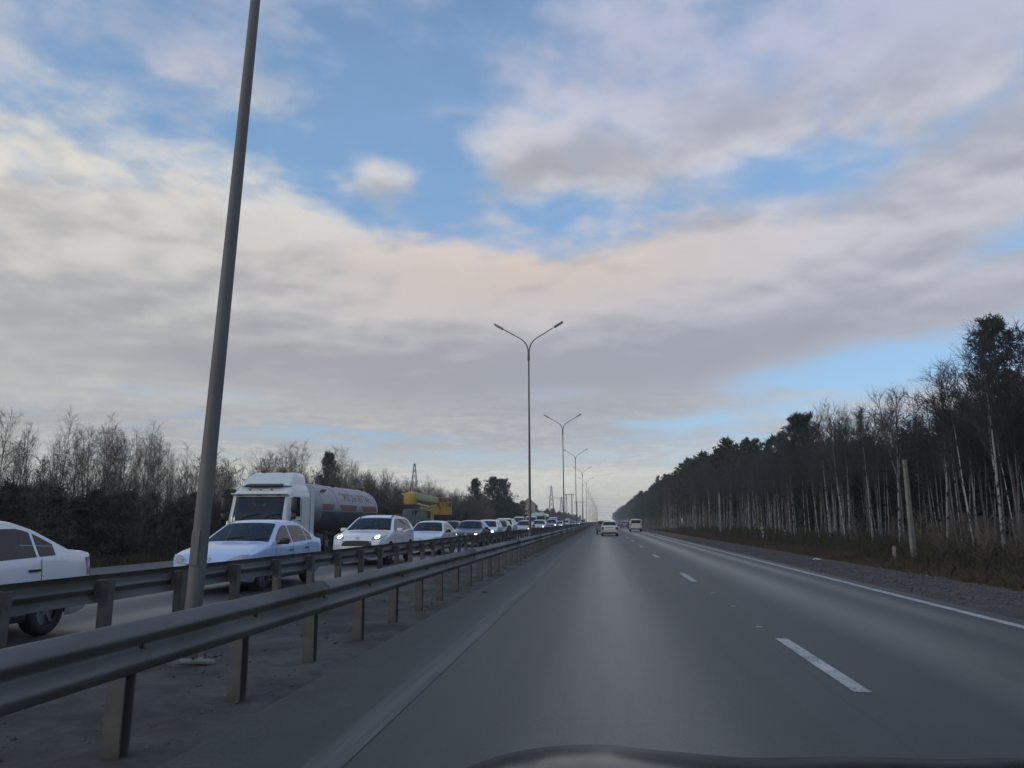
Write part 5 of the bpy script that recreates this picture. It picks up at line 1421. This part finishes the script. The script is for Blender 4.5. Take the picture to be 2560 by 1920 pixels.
# ------------------------------------------------------------------ dry grass and gravel
def blades(name, n, xr, yr, hr, label, mats, xpow=1.0, ypow=1.6, w=0.012, lean=0.35, keep=None):
    rng = np.random.default_rng(hash(name + label) % 1000 if False else len(label))
    y = yr[0] + (yr[1] - yr[0]) * rng.random(n) ** ypow; x = xr[0] + (xr[1] - xr[0]) * rng.random(n) ** xpow
    cl = np.sin(x * 2.3 + 1.7 * np.sin(y * 0.9)) * np.cos(y * 1.7 + x) + 0.6 * np.sin(x * 5.1 - y * 3.3)
    k = cl + rng.normal(0, 0.6, n) > -0.35; x, y, cl = x[k], y[k], cl[k]; n = len(x)
    edge = np.clip((x - xr[0]) / 1.6, 0.15, 1) if xr[0] > 0 else np.clip((xr[1] - x) / 1.6, 0.15, 1)
    h = (hr[0] + (hr[1] - hr[0]) * rng.random(n)) * (0.75 + 0.35 * cl) * edge; h = np.maximum(h, 0.05)
    z = gz(x) + lump(x, y, 0.9, 0.05) - 0.02; z = np.where((x > 8.6) & (x < 9.5), np.maximum(z, -0.05 - 0.14 * smooth01((x - 8.6))), z)
    a = rng.random(n) * 2 * np.pi; ww = w * (1 + y / 45.0)                       # real tufts merge with distance
    s = np.stack([np.cos(a), np.sin(a), 0 * a], -1) * ww[:, None]
    base = np.stack([x, y, z], -1); ln = np.stack([rng.normal(0, lean, n), rng.normal(0, lean, n), np.ones(n)], -1) * h[:, None]
    bend = np.stack([rng.normal(0, lean, n), rng.normal(0, lean, n), 0 * a], -1) * h[:, None]
    mid = base + ln * 0.55; tip = base + ln + bend
    v = np.stack([base - s, base + s, mid + s * 0.8, mid - s * 0.8, tip], 1).reshape(-1, 3)
    i = np.arange(n) * 5
    f = np.concatenate([np.stack([i, i + 1, i + 2], -1), np.stack([i, i + 2, i + 3], -1), np.stack([i + 3, i + 2, i + 4], -1)])
    o = link(name, mesh(name, v, f, mats)); return tag(o, label, 'grass', kind='stuff')
M['grass'] = mat('dry_grass', (0.088, 0.060, 0.038), 0.9, 0, 0.3, 0.7, col2=(0.055, 0.044, 0.028), world_space=True, spec=0.2)
M['grass_green'] = mat('dull_green_undergrowth', (0.055, 0.058, 0.028), 0.9, 0, 0.3, 0.6, col2=(0.045, 0.034, 0.020), world_space=True, spec=0.2)
blades('grass', 62000, (8.75, 13.5), (12, 150), (0.18, 0.52), 'rusty dry grass on the verge beyond the gravel shoulder', M['grass'])
blades('grass', 62000, (12.2, 21), (16, 150), (0.35, 0.95), 'dull brown green undergrowth at the foot of the birches', M['grass_green'])
blades('grass', 30000, (-21.5, -15.9), (8, 120), (0.25, 0.6), 'dry grass along the far verge of the oncoming road', M['grass'], 1.0, 1.3)
for k in range(16):
    y = 27 + 26 * rt.random(); x = 14.5 + 3.2 * rt.random()
    plant('bare_bush', BUSH, x, y, rt.uniform(0.16, 0.30), 'low leafless bush in the undergrowth near the tall grey post', 'bush', 'low bushes in the undergrowth', wide=1.4)
# loose stones on the shoulder and median: too many to count
def stones(name, n, xr, yr, label, m, smax=0.05, z0=-0.03):
    rng = np.random.default_rng(n)
    y = yr[0] + (yr[1] - yr[0]) * rng.random(n) ** 1.5; x = xr[0] + (xr[1] - xr[0]) * rng.random(n)
    s = smax * (0.25 + 0.75 * rng.random(n) ** 2.5); z = np.full(n, z0)
    if xr[0] > 0: z = -0.012 - 0.03 * (x - 6) / 3 - 0.14 * smooth01((x - 8.6) / 1.0) + lump(x, y, 1.9, 0.010) + lump(x, y, 5.7, 0.008)
    base = np.array([[1, 0, 0], [-0.5, 0.87, 0], [-0.5, -0.87, 0], [0.1, 0.0, 0.75], [0, 0, -0.5]])
    V = base[None] * (1 + rng.normal(0, 0.22, (n, 5, 3))) * s[:, None, None] + np.stack([x, y, z], -1)[:, None, :]
    i = np.arange(n)[:, None] * 5
    f = np.concatenate([i + np.array([[0, 1, 3]]), i + np.array([[1, 2, 3]]), i + np.array([[2, 0, 3]]), i + np.array([[1, 0, 4]]), i + np.array([[2, 1, 4]]), i + np.array([[0, 2, 4]])])
    o = link(name, mesh(name, V.reshape(-1, 3), f, m)); return tag(o, label, 'gravel', kind='stuff')
M['stone'] = mat('loose_stone', (0.14, 0.135, 0.125), 0.9, 0, 0.5, 6, col2=(0.05, 0.048, 0.046), world_space=True)
stones('gravel', 5200, (6.35, 9.5), (8, 70), 'loose stones scattered over the gravel shoulder', M['stone'], 0.055)
stones('gravel', 1500, (-5.9, -2.7), (2, 40), 'loose stones scattered over the dusty median', M['stone'], 0.035, 0.015)

# ------------------------------------------------------------------ far house, pylons, wires
M['house_wall'] = mat('beige_render', (0.40, 0.33, 0.26), 0.85, 0, 0.2, 1)
M['house_roof'] = mat('brown_roof_sheet', (0.20, 0.15, 0.12), 0.7, 0, 0.2, 1)
hs_ = empty('house', (-22.6, 236, -0.1))
MB().prism([(-2.2, 0), (2.2, 0), (2.2, 6.4), (0, 8.3), (-2.2, 6.4)], 'y', 0, 9).build('wall', M['house_wall'], hs_)
rf = MB()
for s in (-1, 1):
    rf.add([(s * 2.5, -0.3, 6.2), (0, -0.3, 8.45), (0, 9.3, 8.45), (s * 2.5, 9.3, 6.2), (s * 2.5, -0.3, 6.07), (0, -0.3, 8.32), (0, 9.3, 8.32), (s * 2.5, 9.3, 6.07)],
           [(0, 1, 2, 3), (7, 6, 5, 4), (0, 3, 7, 4), (0, 4, 5, 1), (2, 6, 7, 3)])
rf.build('roof', M['house_roof'], hs_)
MB().box((-3.9, 4, 1.5), (3.4, 8, 3.0)).build('annex_wall', M['house_wall'], hs_)
MB().box((-3.95, 4, 3.25), (4.0, 8.6, 0.2), 0.0, Matrix.Rotation(R(8), 3, 'Y')).build('annex_roof', M['house_roof'], hs_)
for (wx, wz) in ((0.6, 4.6), (-1.1, 1.9), (1.1, 1.9)):
    w_ = MB().box((wx, -0.02, wz), (1.25, 0.08, 1.45)).build('window', M['marker_white'], hs_)
    MB().box((wx - 0.29, -0.066, wz), (0.5, 0.03, 1.25)).build('pane', M['glass'], w_); MB().box((wx + 0.29, -0.066, wz), (0.5, 0.03, 1.25)).build('pane', M['glass'], w_)
tag(hs_, 'pale beige gabled house half hidden behind a lamp post and pines', 'house')

M['lattice'] = mat('pylon_steel', (0.17, 0.17, 0.17), 0.6, 0.3)
def pylon(name, h, base, arms, r_=0.14):
    o = empty(name)
    def half(z): t = z / h; return base / 2 * (1 - t) ** 1.0 + 0.25
    lv = [h * t for t in (0, 0.16, 0.31, 0.45, 0.58, 0.70, 0.80, 0.89, 0.96)]
    for sx in (-1, 1):
        for sy in (-1, 1):
            MB().tube([(sx * half(z), sy * half(z), z) for z in lv], r_, 4).build('leg', M['lattice'], o)
    br = MB()
    for i in range(len(lv) - 1):
        a, c = half(lv[i]), half(lv[i + 1]); z0, z1 = lv[i], lv[i + 1]
        for s in (-1, 1):
            br.tube([(-a, s * a, z0), (c, s * c, z1)], r_ * 0.55, 3).tube([(a, s * a, z0), (-c, s * c, z1)], r_ * 0.55, 3)
            br.tube([(s * a, -a, z0), (s * c, c, z1)], r_ * 0.55, 3).tube([(s * a, a, z0), (s * c, -c, z1)], r_ * 0.55, 3)
    br.build('bracing', M['lattice'], o)['kind'] = 'stuff'
    for (z, L) in arms:
        for s in (-1, 1):
            MB().tube([(s * half(z), 0, z + h * 0.03), (s * L, 0, z), (s * half(z), 0, z - h * 0.006)], r_ * 0.7, 4).build('cross_arm', M['lattice'], o)
    MB().tube([(0, 0, h * 0.94), (0, 0, h)], [r_, r_ * 0.4], 4).build('peak', M['lattice'], o)
    return o
py = pylon('power_pylon', 42, 7.5, ((36, 0.9), (27.5, 6.0)), 0.2); py.location = (-124, 500, -1)
tag(py, 'lattice power pylon rising over the bare trees above the yellow truck', 'pylon', 'lattice power pylons')
py = pylon('power_pylon', 26, 4.2, ((17.5, 4.0), (10, 3.0)), 0.17); py.location = (-32.8, 505, -1)
tag(py, 'tallest of the lattice pylons standing just left of the second lamp post', 'pylon', 'lattice power pylons')
py = pylon('power_pylon', 19, 3.2, ((17.5, 5.0), (9, 3.4)), 0.16); py.location = (-27.0, 520, -1)
tag(py, 'shorter lattice pylon beside the tallest one, near the second lamp post', 'pylon', 'lattice power pylons')
def portal(x, y, h, w, label):
    o = empty('portal_pylon', (x, y, -1))
    for s in (-1, 1):
        MB().tube([(s * w / 2 - 0.5, 0, 0), (s * w / 2 - 0.18, 0, h)], 0.15, 4).tube([(s * w / 2 + 0.5, 0, 0), (s * w / 2 + 0.18, 0, h)], 0.15, 4).build('mast', M['lattice'], o)
        zz_ = MB()
        for k in range(10): zz_.tube([(s * w / 2 + (-1) ** k * (0.5 - 0.032 * k), 0, h * k / 10), (s * w / 2 - (-1) ** k * (0.5 - 0.032 * (k + 1)), 0, h * (k + 1) / 10)], 0.08, 3)
        zz_.build('lacing', M['lattice'], o)['kind'] = 'stuff'
    MB().box((0, 0, h + 0.1), (w * 2.0, 0.4, 0.4)).build('beam', M['lattice'], o)
    for s in (-1, 0, 1): MB().tube([(s * w * 0.85, 0, h), (s * w * 0.85, 0, h - 1.6)], 0.1, 5).build('insulator', M['lattice'], o)
    return tag(o, label, 'pylon', 'portal power pylons')
portal(-21.0, 500, 19.5, 3.6, 'twin-mast portal pylon with wide beam behind the second lamp post')
portal(-17.5, 620, 17.5, 4.6, 'lower twin-mast portal pylon right of the lattice pylons')
for k, (zz_, yy) in enumerate(((16.5, 500), (12.5, 560), (9.0, 620), (7.2, 640))):
    pts_ = [(-20 + (90) * t, yy, zz_ - 5.5 * 4 * t * (1 - t) * 0.35 + 2 * t) for t in np.linspace(0, 1, 13)]
    MB().tube(pts_, 0.07, 3).build('power_line', M['lattice'])
    tag(bpy.data.objects['power_line' if k == 0 else 'power_line.%03d' % k], 'thin power line crossing high over the far road', 'power line', 'power lines over the far road')

# ------------------------------------------------------------------ bonnet of the car the photo is taken from
M['bonnet'] = mat('dark_bonnet_paint', (0.008, 0.009, 0.012), 0.16, 0, spec=0.13)
def bonnet():
    o = empty('car_bonnet', (0.37, 1.6, 0))
    nx, ny = 56, 26; v = []; f = []
    for j in range(ny):
        y = 1.05 + 1.65 * j / (ny - 1)
        for i in range(nx):
            x = -0.72 + 1.44 * i / (nx - 1)
            z = 0.984 - 0.27 * (y - 1.6) - 0.28 * (y - 1.6) ** 2
            z -= 1.1 * max(0, abs(x) - 0.44) ** 2 * (1.0 if x < 0 else 0.5)
            z += 0.006 * math.exp(-((abs(x) - 0.38) / 0.07) ** 2) - 0.009 * math.exp(-((x + 0.10) / 0.13) ** 2)
            v.append((x, y - 1.6, z))
    for j in range(ny - 1):
        for i in range(nx - 1):
            a = j * nx + i; f.append((a, a + 1, a + nx + 1, a + nx))
    pan = link('bonnet_panel', mesh('bonnet_panel', v, f, M['bonnet'], True), o)
    md = pan.modifiers.new('thickness', 'SOLIDIFY'); md.thickness = 0.01; md.offset = -1
    MB().box((0, -0.60, 0.99), (1.4, 0.14, 0.05), 0.02).build('cowl', M['black_plastic'], o)
    MB().box((0, 0.35, 0.40), (1.4, 1.2, 0.4), 0.05).build('engine_bay', M['under'], o)
    return tag(o, 'glossy dark bonnet of the camera car along the bottom of the photo', 'car')
bonnet()

# ------------------------------------------------------------------ the air
hz = MB().box((0, 860, 22.5), (2600, 2000, 49)).build('haze')
tag(hz, 'thin grey haze that pales the far road and forest', 'haze', kind='stuff')
hm = bpy.data.materials.new('haze_air'); hm.use_nodes = True
for n in list(hm.node_tree.nodes):
    if n.type != 'OUTPUT_MATERIAL': hm.node_tree.nodes.remove(n)
pv = hm.node_tree.nodes.new('ShaderNodeVolumePrincipled'); pv.inputs['Color'].default_value = (0.93, 0.95, 0.96, 1); pv.inputs['Density'].default_value = 0.0005
hm.node_tree.links.new(pv.outputs[0], [n for n in hm.node_tree.nodes if n.type == 'OUTPUT_MATERIAL'][0].inputs['Volume'])
hz.data.materials.append(hm)
